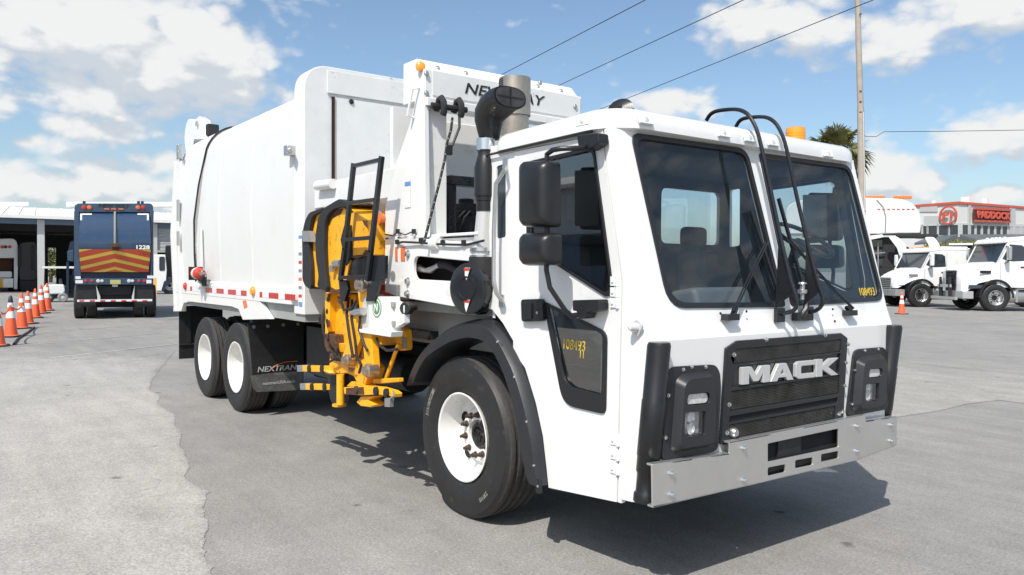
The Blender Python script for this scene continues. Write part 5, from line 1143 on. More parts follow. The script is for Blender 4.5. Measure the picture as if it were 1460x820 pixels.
for pts in ([(114.5, 314), (114.5, 304.5), (131, 304.5), (131, 306.3), (117, 306.3), (117, 314)], [(212, 314), (212, 304.5), (196, 304.5), (196, 306.3), (209.5, 306.3), (209.5, 314)]):
    MB().prism([tgp(a, b, -.02) for a, b in pts], (0, .006, 0)).build('corner_mark', M['tapewhite'], tgo)
MB().tube([tgp(164, py, -.05) for py in (302, 312, 325, 338, 349)], .04, 8).build('lift_bar', M['inkgrey'], B)
MB().box(tgp(164, 350, -.10), (.22, .12, .14)).bar(tgp(158, 355, -.08), tgp(170, 355, -.08), .08, .10).build('latch', M['rust'], B, bevel=.02)
text('NEW WAY', 'lettering', M['inkblack'], B, f.p(163, 293.5, -.035), (1, 0, 0), (0, 0, 1), height=.13, width=.92, shear=.25, bold=.03)
for px in (119.5, 127.5, 196.5, 204): MB().lathe(f.p(px, 296, -.03), (0, -1, 0), [(.07, 0), (.07, .02), (.05, .04), (.001, .045)], 14).build('tail_lamp', M['orange' if px in (127.5, 196.5) else 'red'], B)
for px in (152, 162, 172.5): MB().box(f.p(px, 298, -.04), (.14, .03, .04)).build('marker_lamp', M['orange'], B)
for px in (120, 197.5, 203): MB().box(f.p(px, 289.5, .1), (.09, .08, .12)).build('roof_lug', M['bluedark'], B, bevel=.01)
MB().prism(f.l([(110, 396.5), (110, 388), (217, 388), (217, 396.5)], .02), (0, .3, 0)).build('rear_sill', M['bluedark'], B, bevel=.02)
MB().prism(f.l([(107, 406), (107, 396.5), (219, 396.5), (219, 406)], -.05), (0, .3, 0)).build('light_bar', M['bluetruck'], B, bevel=.02)
for px, m_, r_ in ((122, 'red', .05), (131, 'red', .05), (140, 'lens', .06), (145.5, 'lens', .05), (184, 'lens', .06), (189, 'lens', .05), (198, 'red', .05), (206, 'red', .05)):
    MB().lathe(f.p(px, 400.5, -.055), (0, -1, 0), [(r_, 0), (r_, .02), (r_*.5, .03), (.001, .03)], 12).build('tail_lamp', M[m_], B)
for a, b, c, d in ((107.5, 394, 115, 398), (107.5, 399.5, 118, 404), (210, 393, 219, 397), (208.5, 399, 216, 404)):
    MB().prism(f.l([(a, d), (a, b), (c, b), (c, d)], -.06), (0, .02, 0)).build('reflector', M['tapewhite'], B)
pl = MB().prism(f.l([(157, 405), (157, 399), (172, 399), (172, 405)], -.07), (0, .015, 0)).build('number_plate', M['plate'], B)
MB().prism(f.l([(160, 409), (160, 405), (168, 405), (168, 409)], -.06), (0, .04, 0)).build('plate_bracket', M['inkgrey'], B)
MB().prism(f.l([(137, 427), (140, 406), (190, 406), (193, 427)], .35), (0, .1, 0)).build('rear_frame', M['frame'], B)
for pts in ([(137, 407), (143, 423), (143, 428), (139, 428)], [(192, 407), (188, 423), (188, 428), (191, 428)]):
    MB().prism(f.l(pts, -.02), (0, .05, 0)).build('frame_brace', M['silver'], B)
for a, b in ((108.5, 137), (192, 219)): MB().prism(f.l([(a+1, 439), (a, 406), (b, 406), (b-.5, 436)], .05), (0, .02, 0)).build('mudflap', M['flap'], B)
MB().prism(f.l([(110, 430.5), (110, 427.5), (217, 426.5), (217, 429.5)], -.10), (0, .06, 0)).build('guard_bar', M['tapewhite'], B)
for i in range(7): MB().prism(f.l([(113+15*i, 430), (113+15*i, 428), (120+15*i, 427.8), (120+15*i, 429.8)], -.105), (0, .004, 0)).build('reflective_tape', M['red'], B)
k_ = (f.p(219, 440) - f.p(110, 440)).x
for px in (113.5, 131, 197, 215):
    c = f.p(px, 442, .9); wheel(B, (c.x, .95, .56), .56, .30, .30, 'dual', name='wheel').rotation_euler = (0, 0, R(90))
    if px in (113.5, 215): wheel(B, (c.x, 2.3, .56), .56, .30, .30, 'dual', name='wheel').rotation_euler = (0, 0, R(90))
MB().box((0, 3.5, .95), (1.0, 6.6, .30)).box((0, .95, .56), (2.2, .2, .2)).box((0, 1.6, .62), (1.3, 1.2, .55)).box((0, 4.5, .55), (2.0, 3.0, .6)).build('chassis', M['frame'], B)  # lower boxes are added dark fill that shuts out light under the truck
am = MB().prism(f.l([(96, 372), (96, 358), (105, 356), (105, 373)], 1.0), (0, .5, 0)).build('arm_housing', M['bluetruck'], B, bevel=.02)
MB().prism(f.l([(94.5, 420), (94.5, 373), (98, 373), (98, 420)], 1.0), (0, .3, 0)).prism(f.l([(97, 358), (100, 345), (105, 343), (105, 358)], 1.2), (0, .3, 0)).build('arm_mast', M['bluedark'], B)
MB().prism(f.l([(97, 425), (97, 395), (106, 390), (106, 425)], 1.3), (0, .4, 0)).build('arm_carriage', M['bluedark'], B, bevel=.02)
# ---- traffic cones
def cone_thing(px, py, s, label, tip='cone', left=True):
    o = tag(empty('traffic_cone', Z(px, py), random.uniform(0, 1.5)), label, 'traffic cone', 'traffic cones standing on the lot')
    o.scale = (s, s, s)
    MB().prism(roundpoly([V((-.2, -.2, 0)), V((.2, -.2, 0)), V((.2, .2, 0)), V((-.2, .2, 0))], .05), (0, 0, .035)).build('base', M['conebase'], o, bevel=.008)
    z = [0.035, .06, .42, .58, .66, .76, .86, .90]; rr = lambda h: .142-(h/.9)*.112
    MB().lathe((0, 0, 0), (0, 0, 1), [(rr(.03)+.02, .035), (rr(.05), .055), (rr(.42), .42), (rr(.58), .58), (rr(.78), .78), (rr(.9), .88), (rr(.9)*.7, .9), (.001, .9)], 20).build('cone_body', M['cone'], o)
    for a, b in ((.42, .57), (.66, .76)):
        MB().lathe((0, 0, 0), (0, 0, 1), [(rr(a), a), (rr(a)+.005, a+.004), (rr(b)+.005, b-.004), (rr(b), b)], 20).build('reflective_collar', M['conewhite'], o)
    if tip == 'blue': MB().lathe((0, 0, 0), (0, 0, 1), [(rr(.76)+.004, .77), (rr(.9)+.006, .89), (.012, .925), (.001, .925)], 16).build('tip_cap', M['bluedark'], o)
    return o
cones = [cone_thing(-3, 494, 1.05, 'traffic cone cut off by the left edge of the photo, nearest of the row'), cone_thing(15.5, 480.5, 1.10, 'orange traffic cone with a dark blue tip', 'blue'),
         cone_thing(31, 468.5, 1.10, 'traffic cone where the orange rope ends, directly behind the blue tipped cone'), cone_thing(40, 462, 1.10, 'traffic cone between the roped cone and the cone beside the black hose end'),
         cone_thing(50.5, 453.5, 1.10, 'traffic cone in the middle of the row, fourth from the golf cart end excluding that end'), cone_thing(59, 447, 1.18, 'traffic cone second nearest the golf cart'), cone_thing(67.5, 443, 1.2, 'traffic cone closest to the golf cart, far end of the row')]
labs = {4: 'traffic cone third in the row counting from the golf cart', 3: 'traffic cone fourth in the row counting from the golf cart'}
for k, v in labs.items(): cones[k]['label'] = v
cone_thing(1285.5, 448, 1.0, 'lone faded traffic cone on the right in front of the parked white trucks')
c0, c1, c2 = [Z(*p) + V((0, 0, h)) for p, h in (((-3, 494), .80), ((15.5, 480.5), .78), ((31, 468.5), .62))]
rp_ = []
for a, b, sg in ((c0, c1, .15), (c1, c2, .10)):
    for k in range(9): t = k/8; rp_.append(a.lerp(b, t) + V((0, 0, -sg*4*t*(1-t))) - c0)
tag(MB().tube(rp_, .022, 6).build('orange_rope', M['cone']), 'orange rope sagging between the nearest traffic cones', 'rope').location = c0
h0 = Z(20, 492); hz_ = [Z(*p) + V((0, 0, .02)) - h0 for p in ((20, 492), (25, 485), (32, 480), (40, 475), (46, 470), (49, 468))]
tag(MB().tube(hz_, .03, 6).build('hose', M['rubber']), 'black hose lying across the asphalt beside the cones', 'hose').location = h0
# ---- golf cart
f = Fr(82, 431)
G_ = f.root('golf_cart', 'white golf cart with a flat roof parked beside the blue garbage truck', 'golf cart')
MB().prism(roundpoly(f.l([(60, 383), (60, 380), (106, 380), (106, 383)]), .03), (0, 1.2, 0)).build('roof', M['white'], G_, bevel=.02)
MB().prism(roundpoly(f.l([(60, 416), (64, 406), (91, 405.5), (93, 414), (91, 419), (66, 420)]), .08), (0, 1.1, 0)).build('body', M['white'], G_, bevel=.06)
MB().prism(f.l([(66, 427), (66, 419), (104, 417), (104, 424)], .1), (0, .9, 0)).build('chassis', M['frame'], G_)
for px in (64, 104):
    for dy in (.1, 1.05): MB().cyl(f.p(px, 383, dy), f.p(px-(1 if px < 80 else 0), 412, dy), .02, n=6).build('roof_post', M['frame'], G_)
MB().prism(roundpoly(f.l([(84, 412), (84, 398), (88, 397), (90, 408), (100, 408), (100, 413)], .25), .05), (0, .8, 0)).build('seat', M['seat'], G_, bevel=.03)
for px, dy in ((89.5, 0), (89.5, 1.0), (70, .15), (70, 1.0)):
    c = f.p(px, 425, dy); r_ = .23
    o = MB().lathe((0, 0, 0), (0, 1, 0), [(.10, -.09), (r_*.8, -.10), (r_, -.07), (r_, .07), (r_*.8, .10), (.10, .09)], 20).build('wheel', M['inkgrey'] if px > 80 else M['tyre'], G_); o.location = (c.x, c.y, r_)
    MB().lathe((0, 0, 0), (0, -1, 0), [(.10, -.09), (.10, .07), (.04, .09), (.001, .09)], 14).build('hub', M['silver'], o)
# ---- open shed / warehouse on the left
f = Fr(57, 418)
Wh = f.root('warehouse', 'long open fronted warehouse with a white metal roof and blue grey fascia', 'warehouse')
xl, xr = f.p(-220, 400).x, f.p(300, 400).x
ze, zr = f.p(57, 309).z, f.p(57, 296.5, 15).z
D_ = 30
rf = MB().prism([V((xl, -.6, ze)), V((xl, 15, zr)), V((xl, D_, ze)), V((xl, D_, ze-.15)), V((xl, 15, zr-.15)), V((xl, -.6, ze-.15))], (xr-xl, 0, 0)).build('roof', M['roofmetal'], Wh)
nb = int((xr-xl)/.9); rb = None
for i in range(nb):
    x = xl + .5 + i*.9
    if rb is None: rb = MB().bar((0, -.62, ze+.02), (0, 15, zr+.02), .06, .06).build('roof_seam', M['roofmetal'], rf); rb.location = (x, 0, 0)
    else: share(rb, rf, (x, 0, 0))
for a, b in ((-40, 40.5), (95, 300)): MB().prism([f.p(a, 294.5, 15), f.p(a, 288, 15), f.p(b, 288, 15), f.p(b, 294.5, 15)], (0, 1.2, 0)).build('ridge_vent', M['roofmetal'], Wh)
MB().box(((xl+xr)/2, -.62, ze-.06), (xr-xl, .14, .20)).build('gutter', M['roofmetal'], Wh)
zf0, zf1 = f.p(57, 320).z, f.p(57, 311).z
MB().box(((xl+xr)/2, 0, (zf0+zf1)/2), (xr-xl, .25, zf1-zf0)).build('fascia', M['shedblue'], Wh)
for px in (-120, 59, 221, 280): c = f.p(px, 418, 0); MB().box((c.x, -.02, ze/2-.1), (.42 if px == 59 else .3, .36, ze-.2)).build('post', M['shedwall'], Wh, bevel=.02)
MB().box2((xl, D_-.2, 0), (f.p(62, 400, D_).x, D_, ze)).box2((f.p(80, 400, D_).x, D_-.2, 0), (xr, D_, ze)).box2((f.p(62, 400, D_).x, D_-.2, 3.6), (f.p(80, 400, D_).x, D_, ze)).box2((xl-.2, 0, 0), (xl, D_, ze)).build('back_wall', M['frame'], Wh)  # near-black colour puts the shed's inner shade into the walls
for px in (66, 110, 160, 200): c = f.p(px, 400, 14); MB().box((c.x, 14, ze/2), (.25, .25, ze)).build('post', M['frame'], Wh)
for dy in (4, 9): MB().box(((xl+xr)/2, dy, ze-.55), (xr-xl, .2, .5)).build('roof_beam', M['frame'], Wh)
wx0, wx1 = f.p(221, 380).x, xr; zz0 = f.p(230, 357).z
cw = MB(); n = 16
for i in range(n):
    z0 = zz0 + (zf0-zz0)*i/n; z1 = zz0 + (zf0-zz0)*(i+1)/n; cw.prism([V((wx0, .02, z0)), V((wx0, -.06, z0+.03)), V((wx0, .0, z1)), V((wx0, .06, z1)), V((wx0, .06, z0))], (wx1-wx0, 0, 0))
tag(cw.build('wall_cladding', M['shedwall'], Wh), kind='stuff')
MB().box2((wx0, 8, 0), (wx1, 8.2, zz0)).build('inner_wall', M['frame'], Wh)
# trucks parked in the warehouse
f = Fr(12, 416)
t_ = f.root('garbage_truck', 'white garbage truck rear standing in the open warehouse at the left edge', 'garbage truck')
MB().prism(roundpoly(f.l([(-30, 368), (-30, 341), (22, 340), (26, 352), (26, 368)]), [0, 0, .4, .5, 0]), (0, 6, 0)).build('body', M['white'], t_, bevel=.05)
MB().prism(f.l([(20, 412), (20, 366), (26, 366), (24.5, 412)]), (0, 3, 0)).build('side_post', M['white'], t_)
MB().prism(f.l([(-30, 368), (-30, 391), (17, 391), (17, 368)], 1.0), (0, .3, 0)).build('hopper', M['rust'], t_)
MB().prism(roundpoly(f.l([(-30, 396), (-30, 387), (17, 387), (17, 396)]), .1), (0, .6, 0)).build('hopper_lip', M['white'], t_, bevel=.04)
MB().prism(f.l([(-30, 410), (-30, 397), (19, 397), (19, 410)], .2), (0, 1, 0)).build('bumper', M['bumper'], t_)
MB().prism(f.l([(-2, 410), (-2, 398), (4, 398), (4, 410)], .1), (0, .1, 0)).build('step', M['yellow'], t_)
for px in (3, 8, 14): MB().lathe(f.p(px, 352, 0), (0, -1, 0), [(.11, 0), (.11, .03), (.001, .05)], 12).build('tail_lamp', M['red' if px != 8 else 'rust'], t_)
for px in (-18, 16): c = f.p(px, 412, .8); wheel(t_, (c.x, 1.5, .55), .55, .4, .3, 'dual').rotation_euler = (0, 0, R(90))
f = Fr(38, 416)
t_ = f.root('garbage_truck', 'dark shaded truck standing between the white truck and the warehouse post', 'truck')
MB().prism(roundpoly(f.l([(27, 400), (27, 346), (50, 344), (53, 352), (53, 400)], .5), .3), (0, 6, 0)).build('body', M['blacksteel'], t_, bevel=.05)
MB().prism(f.l([(25, 380), (25, 352), (30, 350), (30, 380)], .2), (0, .6, 0)).prism(f.l([(45, 385), (45, 350), (48, 350), (48, 385)], .3), (0, .2, 0)).build('arm', M['frame'], t_, bevel=.03)
MB().prism(f.l([(29, 414), (29, 398), (52, 398), (52, 414)], .6), (0, 5, 0)).build('chassis', M['frame'], t_)
for px in (30, 50): c = f.p(px, 412, 1); wheel(t_, (c.x, 1.5, .55), .55, .4, .3, 'dual').rotation_euler = (0, 0, R(90))
f = Fr(236, 419.5)
t_ = f.root('parked_truck', 'white cabbed truck parked under the shed wall right of the blue garbage truck', 'truck')
MB().prism(f.l([(216, 415), (216, 363), (236, 363), (238, 385), (237, 402), (231, 415)]), (0, 2, 0)).build('cab', M['white'], t_, bevel=.05)
MB().prism(roundpoly(f.l([(227, 386), (227, 366), (235, 366), (235, 386)], -.03), .1), (0, .05, 0)).build('cab_window', M['winglass'], t_)
MB().prism(f.l([(233, 400), (236, 350), (262, 350), (262, 405)], .6), (0, 2, 0)).build('body', M['blacksteel'], t_, bevel=.05)
MB().prism(f.l([(230, 414), (234, 401), (250, 396), (262, 398), (262, 402), (245, 402), (236, 410), (234, 415)], -.1), (0, .5, 0)).build('fender', M['bluedark'], t_)
c = f.p(242, 419, 0); wheel(t_, (c.x, .25, .55), .55, .32, .3, 'steer', nuts=False)
MB().box(f.p(221.5, 409, -2.5), (.14, .14, 1.1)).build('bollard_post', M['yellow'], t_)
# ---- conventional trucks parked on the right
def conventional(px, py, rot, s, label, kind):
    o0 = Z(px, py); azm = math.atan2(o0.y-CAM.y, o0.x-CAM.x); h = azm + math.pi/2 + rot
    root = tag(empty('parked_truck', o0 - Matrix.Rotation(h, 3, 'Z') @ V((0, 1.12*s, 0)), h), label, 'truck', 'white trucks parked on the right'); root.scale = (s, s, s)
    P = kind
    def sect(x, w, z0, z1, r, tw=None):
        tw = tw or w; return roundpoly([V((x, -w, z0)), V((x, w, z0)), V((x, tw, z1)), V((x, -tw, z1))], [.03, .03, r, r], 4)
    hood = MB().loft([sect(x, w, z0, z1, r, tw) for x, w, z0, z1, r, tw in P['hood']]).build('hood', M['white'], root, smooth=50)
    cb, ct, rx = P['cowl'], P['roofz'], P['cabrear']
    wz = P['beltz']
    cab_ = MB()
    side = [V((cb, 0, .95)), V((cb, 0, wz)), V((cb-.38, 0, ct-.18)), V((cb-.62, 0, ct)), V((rx+.1, 0, ct+.02)), V((rx, 0, ct-.12)), V((rx, 0, .95))]
    ws_ = [V((cb-.06, 0, wz+.12)), V((cb-.36, 0, ct-.22)), V((cb-.85, 0, ct-.25)), V((cb-1.0, 0, ct-.35)), V((cb-1.05, 0, wz+.05)), V((cb-.5, 0, wz+.02))]
    for sg in (1, -1): cab_.prism([V((p.x, sg*1.12, p.z)) for p in side], (0, -sg*.06, 0), [[V((p.x-.12, sg*1.12, p.z)) for p in inset(ws_, .02)]])
    cab_.loft([[V((p.x, -1.07, p.z)), V((p.x, 1.07, p.z))] for p in side[2:]], closed=False, cap=False)
    cab_.box2((cb-.1, -1.07, .95), (cb, 1.07, wz)); cab_.box2((rx, -1.07, .95), (cb, 1.07, 1.0))
    w0, w1 = side[1], side[2]
    for y0, y1 in ((-1.12, -1.02), (1.02, 1.12), ): cab_.prism([V((w0.x, y0, w0.z)), V((w0.x, y1, w0.z)), V((w1.x, y1, w1.z)), V((w1.x, y0, w1.z))], (-.06, 0, -.03))
    co = cab_.build('cab', M['white'], root, bevel=.03)
    MB().prism([V((w0.x-.02, -1.03, w0.z)), V((w0.x-.02, 1.03, w0.z)), V((w1.x-.02, 1.03, w1.z)), V((w1.x-.02, -1.03, w1.z))], (-.01, 0, 0)).build('windscreen', M['winglass'], root)
    for sg in (1, -1): MB().prism([V((p.x-.12, sg*1.095, p.z)) for p in ws_], (0, -sg*.01, 0)).build('side_window', M['winglass'], root)
    MB().box2((rx+.3, -.9, 1.0), (rx+.9, .9, 1.75)).box2((cb-.5, -1.0, 1.0), (cb-.15, 1.0, wz-.05)).build('interior', M['interior'], root)
    MB().loft([sect(x, w, z0, z1, r) for x, w, z0, z1, r in ((cb-.32, 1.10, ct-.16, ct-.10, .03), (cb-.45, 1.14, ct-.14, ct+.02, .10), (cb-1.0, 1.13, ct-.08, ct+.10, .14), (rx-.02, 1.13, ct-.10, ct+.10, .14))]).build('roof_fairing', M['white'], root, smooth=50)
    gx, gw, g0, g1_ = P['grille']
    gq = roundpoly([V((gx, -gw, g0)), V((gx, gw, g0)), V((gx, gw*1.05, g1_)), V((gx, -gw*1.05, g1_))], .06)
    gr_ = MB().prism(gq, (-.06, 0, 0), [inset(gq, .05)]).build('grille', M['chrome'], root, bevel=.01)
    MB().prism([p - V((.03, 0, 0)) for p in inset(gq, .045)], (-.02, 0, 0)).build('grille_mesh', M['dark'], gr_)
    lv = MB(); n = 7
    for i in range(n):
        z = g0 + (g1_-g0)*(i+.5)/n; lv.bar((gx-.02, -gw+.05, z), (gx-.02, gw-.05, z + (.0)), .02, .035)
    if P['diag']: lv.bar((gx-.005, -gw, g0+.05), (gx-.005, gw, g1_-.05), .02, .06).lathe((gx, 0, (g0+g1_)/2), (1, 0, 0), [(.09, 0), (.11, .02), (.09, .03), (.001, .03)], 16)
    tag(lv.build('grille_bars', M['alu'] if not P['diag'] else M['frame'], gr_), kind='stuff')
    bx0 = P['bumperx']
    bq = MB()
    for z0, z1 in ((.50, .80),): bq.prism(roundpoly([V((bx0-.45, 1.18, z0)), V((bx0-.05, 1.10, z0)), V((bx0, .7, z0)), V((bx0, -.7, z0)), V((bx0-.05, -1.10, z0)), V((bx0-.45, -1.18, z0)), V((bx0-.45, -1.0, z0)), V((bx0-.2, -.6, z0)), V((bx0-.2, .6, z0)), V((bx0-.45, 1.0, z0))], .04), (0, 0, z1-z0))
    bq.build('bumper', P['bmat'], root, bevel=.02)
    if P['diag']:
        for y in (-.35, .35): MB().prism([V((bx0+.0, y, .45)), V((bx0+.14, y, .45)), V((bx0+.14, y, 1.35)), V((bx0+.06, y, 1.38)), V((bx0, y, .9))], (0, .06, 0)).build('plow_frame', M['frame'], root, bevel=.01)
        MB().bar((bx0+.12, -.95, .50), (bx0+.12, .95, .50), .10, .12).bar((bx0+.10, -.5, 1.0), (bx0+.10, .5, 1.0), .05, .12).build('plow_bar', M['bumper'], root, bevel=.01)
    for sg in (1, -1):
        hx, hy, hz, hw_, hh = P['lamp']; q = roundpoly([V((hx, sg*hy, hz)), V((hx-hw_*.9, sg*(hy+.10), hz+.02)), V((hx-hw_, sg*(hy+.10), hz+hh)), V((hx-.03, sg*(hy-.01), hz+hh))], .04)
        MB().prism(q, (.03, sg*.04, 0)).build('headlight', M['lamp'] if not P['diag'] else M['winglass'], root, bevel=.01)
        arc = [V((.62*math.cos(R(a)), 0, .55+.66*math.sin(R(a)))) for a in range(0, 181, 15)]; arc2 = [V((p.x*1.13, 0, .55+(p.z-.55)*1.12)) for p in arc]
        MB().loft([[V((a.x, sg*.9, a.z)), V((a.x, sg*1.20, a.z)), V((b.x, sg*1.20, b.z)), V((b.x, sg*.9, b.z))] for a, b in zip(arc, arc2)]).build('fender', M['black'], root, smooth=50)
        wheel(root, (0, sg*1.0, .54), .54, .33, .303, 'steer', sgn=sg, nuts=(sg > 0), mrim=M['chrome'])
        MB().box2((P['vent'][0], sg*P['vent'][2], P['vent'][1]), (P['vent'][0]-.45, sg*(P['vent'][2]+.012), P['vent'][1]+.12)).build('hood_vent', M['frame'] if P['diag'] else M['alu'], root, bevel=.01)
        mo = MB().box((cb-.28, sg*1.42, wz+.38), (.14, .20, .55)).build('mirror', M['chrome' if P['diag'] else 'white'], root, bevel=.05)
        MB().tube([(cb-.3, sg*1.10, wz-.02), (cb-.26, sg*1.36, wz+.02), (cb-.28, sg*1.42, wz+.12)], .025, 6).tube([(cb-.35, sg*1.10, ct-.3), (cb-.28, sg*1.40, wz+.62)], .02, 6).build('mirror_arm', M['black'], mo)
        dq = [V((cb-.13, sg*1.122, 1.0)), V((cb-.13, sg*1.122, wz)), V((cb-1.12, sg*1.122, wz)), V((cb-1.12, sg*1.122, 1.0))]
        MB().box((cb-1.0, sg*1.13, wz-.18), (.16, .03, .05)).build('door_handle', M['black'], root)
        MB().prism([V((cb-.125, sg*1.121, 1.0)), V((cb-.14, sg*1.121, 1.0)), V((cb-.14, sg*1.121, wz)), V((cb-.125, sg*1.121, wz))], (0, sg*.004, 0)).prism([V((cb-1.16, sg*1.121, 1.0)), V((cb-1.175, sg*1.121, 1.0)), V((cb-1.175, sg*1.121, ct-.2)), V((cb-1.16, sg*1.121, ct-.2))], (0, sg*.004, 0)).build('door_seam', M['inkgrey'], root)
        MB().cyl((cb-.5, sg*.92, .62), (rx-.1, sg*.92, .62), .28, n=22).build('fuel_tank', M['alu'], root, smooth=50)
        for xx in (-.9, -1.3, -1.7): MB().box((xx+.1, sg*1.16, .62), (.10, .10, .50)).build('tank_step', M['chrome'], root, bevel=.01)
        MB().box((-1.4, sg*1.14, .90), (1.3, .22, .04)).build('running_board', M['alu'], root)
        MB().box((cb-1.35, sg*1.14, 1.35), (.55, .02, .10)).build('badge_strip', M['inkgrey'], root)
    cs = MB()
    for y in (-.42, .42): cs.box2((-7.5, y-.04, .65), (bx0-.2, y+.04, .93))
    cs.box2((-.1, -.9, .40), (.1, .9, .55)).box2((-1.5, -.5, .5), (1.0, .5, .95)).build('chassis', M['frame'], root)
    for sg in (1, -1):
        for x in (-5.2, -6.5): wheel(root, (x, sg*.98, .52), .52, .5, .303, 'dual', sgn=sg)
    for y in (-.6, -.25, .0, .25, .6): MB().box((cb-.58, y, ct+.075), (.09, .10, .05)).build('roof_lamp', M['amber' if not P['diag'] else 'white'], root, bevel=.01)
    return root
VOL = dict(hood=[(1.16, .72, .80, 1.62, .10, .66), (1.05, .98, .80, 1.70, .22, .74), (.65, 1.08, 1.12, 1.86, .30, .82), (.3, 1.10, 1.20, 1.93, .30, .90), (-.10, 1.10, 1.22, 2.0, .25, .98)], cowl=-.05, roofz=2.92, cabrear=-2.2, beltz=1.96, grille=(1.19, .42, .72, 1.66), diag=True, bumperx=1.35, bmat=M['bumper'], lamp=(1.02, .98, .90, .55, .16), vent=(.62, 1.52, 1.075))
M2 = dict(hood=[(1.02, .60, .85, 1.35, .10, .55), (.95, .86, .85, 1.42, .25, .62), (.6, 1.02, 1.08, 1.60, .35, .72), (.3, 1.06, 1.22, 1.70, .35, .80), (-.08, 1.08, 1.22, 1.80, .28, .92)], cowl=-.02, roofz=2.66, cabrear=-2.15, beltz=1.76, grille=(1.06, .45, .72, 1.34), diag=False, bumperx=1.25, bmat=M['inkgrey'], lamp=(.92, .86, .98, .30, .22), vent=(.55, 1.38, 1.02))
conventional(1419, 444, R(31), 1.10, 'white conventional truck with a diagonal badge bar and plow frame, rightmost of the parked trucks', VOL)
conventional(1313, 438, R(32), 1.08, 'smaller white conventional truck with a horizontal barred grille beside the lone cone', M2)
# ---- white front loading refuse truck behind them
f = Fr(1262, 433)
t_ = f.root('garbage_truck', 'white round bodied refuse truck with orange roof bars behind the parked trucks', 'garbage truck')
MB().prism(roundpoly(f.l([(1120, 334), (1120, 292), (1150, 283), (1225, 281.5), (1287, 283.5), (1305, 292), (1314, 312), (1312, 333)]), [0, .5, .5, 1, .6, .9, .8, .1]), (0, 2.4, 0)).build('body', M['bodywhite'], t_, bevel=.12, seg=4)
MB().tube(f.l([(1250, 285), (1259, 295), (1263, 310), (1262, 331)], -.01), .03, 6).build('body_seam', M['inkgrey'], t_)
for i in range(8): MB().prism(f.l([(1251+i*7, 298.8), (1251+i*7, 297.6), (1255+i*7, 297.9), (1255+i*7, 299.1)], -.03), (0, .04, 0)).build('reflective_tape', M['red'], t_)
for x0, x1 in ((1230, 1262), (1274, 1300)):
    ob_ = MB().bar(f.p(x0, 281, .3), f.p(x1, 282, .3), .12, .12)
    for k in range(6): a = x0+(x1-x0)*k/6; ob_.bar(f.p(a, 284, .3), f.p(a+(x1-x0)/7, 279.5, .3), .06, .06).lathe(f.p(a+2, 281.5, .25), (0, -1, 0), [(.10, 0), (.10, .1), (.001, .12)], 8)
    ob_.build('roof_bar', M['orangebar'], t_)
MB().prism(f.l([(1278, 337), (1278, 333), (1338, 334), (1338, 337)], -.3), (0, 3.0, 0)).build('canopy_edge', M['frame'], t_)
for pts in ([(1266, 337), (1279, 337), (1291, 348), (1296, 368), (1283, 368), (1279, 354)], [(1318, 338), (1332, 338), (1340, 349), (1341, 364), (1331, 364)]):
    MB().prism(roundpoly(f.l(pts, -.4), .12), (0, .25, 0)).build('fork_arm', M['white'], t_, bevel=.03)
MB().prism(f.l([(1236, 433), (1236, 338), (1282, 338), (1282, 433)], .5), (0, 1.9, 0)).build('cab', M['frame'], t_, bevel=.04)
MB().prism(f.l([(1225, 338), (1258, 334), (1260, 338), (1240, 342)], -.1), (0, .3, 0)).build('body_bracket', M['white'], t_)
for y0 in (352, 366, 380): MB().prism(f.l([(1243, y0), (1243, y0-10), (1258, y0-10), (1258, y0)], .45), (0, .06, 0)).build('cab_window', M['winglass'], t_)
MB().bar(f.p(1240, 362, .3), f.p(1262, 360, .3), .06, .06).bar(f.p(1252, 400, .3), f.p(1252, 345, .3), .06, .06).build('grab_rail', M['inkgrey'], t_)
MB().prism(roundpoly(f.l([(1268, 390), (1276, 352), (1296, 352), (1310, 392)], 1.2), .1), (0, .2, 0)).build('warning_panel', M['redpaint'], t_)
for px in (1250, 1275): c = f.p(px, 430, 1.2); wheel(t_, (c.x, 1.2, .55), .55, .35, .3, 'dual')
# red drums between the trucks
f = Fr(1370, 428)
for px, la in ((1364.5, 'red and white drum on the left in the gap between the parked white trucks'), (1374.5, 'red and white drum on the right in the gap between the parked white trucks')):
    o = tag(empty('drum', f.o + f.r*f.p(px, 428).x), la, 'drum', 'drums between the trucks')
    r_ = .29; z0, z1 = f.p(px, 372).z, f.p(px, 357).z
    MB().lathe((0, 0, 0), (0, 0, 1), [(.001, z0-.02), (r_, z0-.02), (r_*1.03, z0+.05), (r_, (z0+z1)/2)], 18).build('drum_body', M['redpaint'], o)
    MB().lathe((0, 0, 0), (0, 0, 1), [(r_, (z0+z1)/2), (r_*1.04, z1-.05), (r_, z1), (.001, z1)], 18).build('drum_lid', M['white'], o)
sf = tag(empty('storage_rack', f.o, f.rz), 'dark steel storage rack behind the parked white trucks', 'rack')
MB().box2((f.p(1355, 400, 0).x, -.5, f.p(1360, 373).z-.08), (f.p(1384, 400).x, .5, f.p(1360, 373).z)).build('shelf', M['frame'], sf)
MB().box2((f.p(1352, 400, 0).x, .6, 0), (f.p(1386, 400).x, .8, f.p(1360, 350).z)).build('back_panel', M['frame'], sf)
MB().box2((f.p(1352, 400, 0).x, -.6, f.p(1360, 350).z), (f.p(1386, 400).x, .8, f.p(1360, 350).z+.12)).build('top', M['white'], sf)
for px in (1355, 1384): MB().box((f.p(px, 400).x, -.4, f.p(1360, 350).z/2), (.1, .1, f.p(1360, 350).z)).build('post', M['frame'], sf)
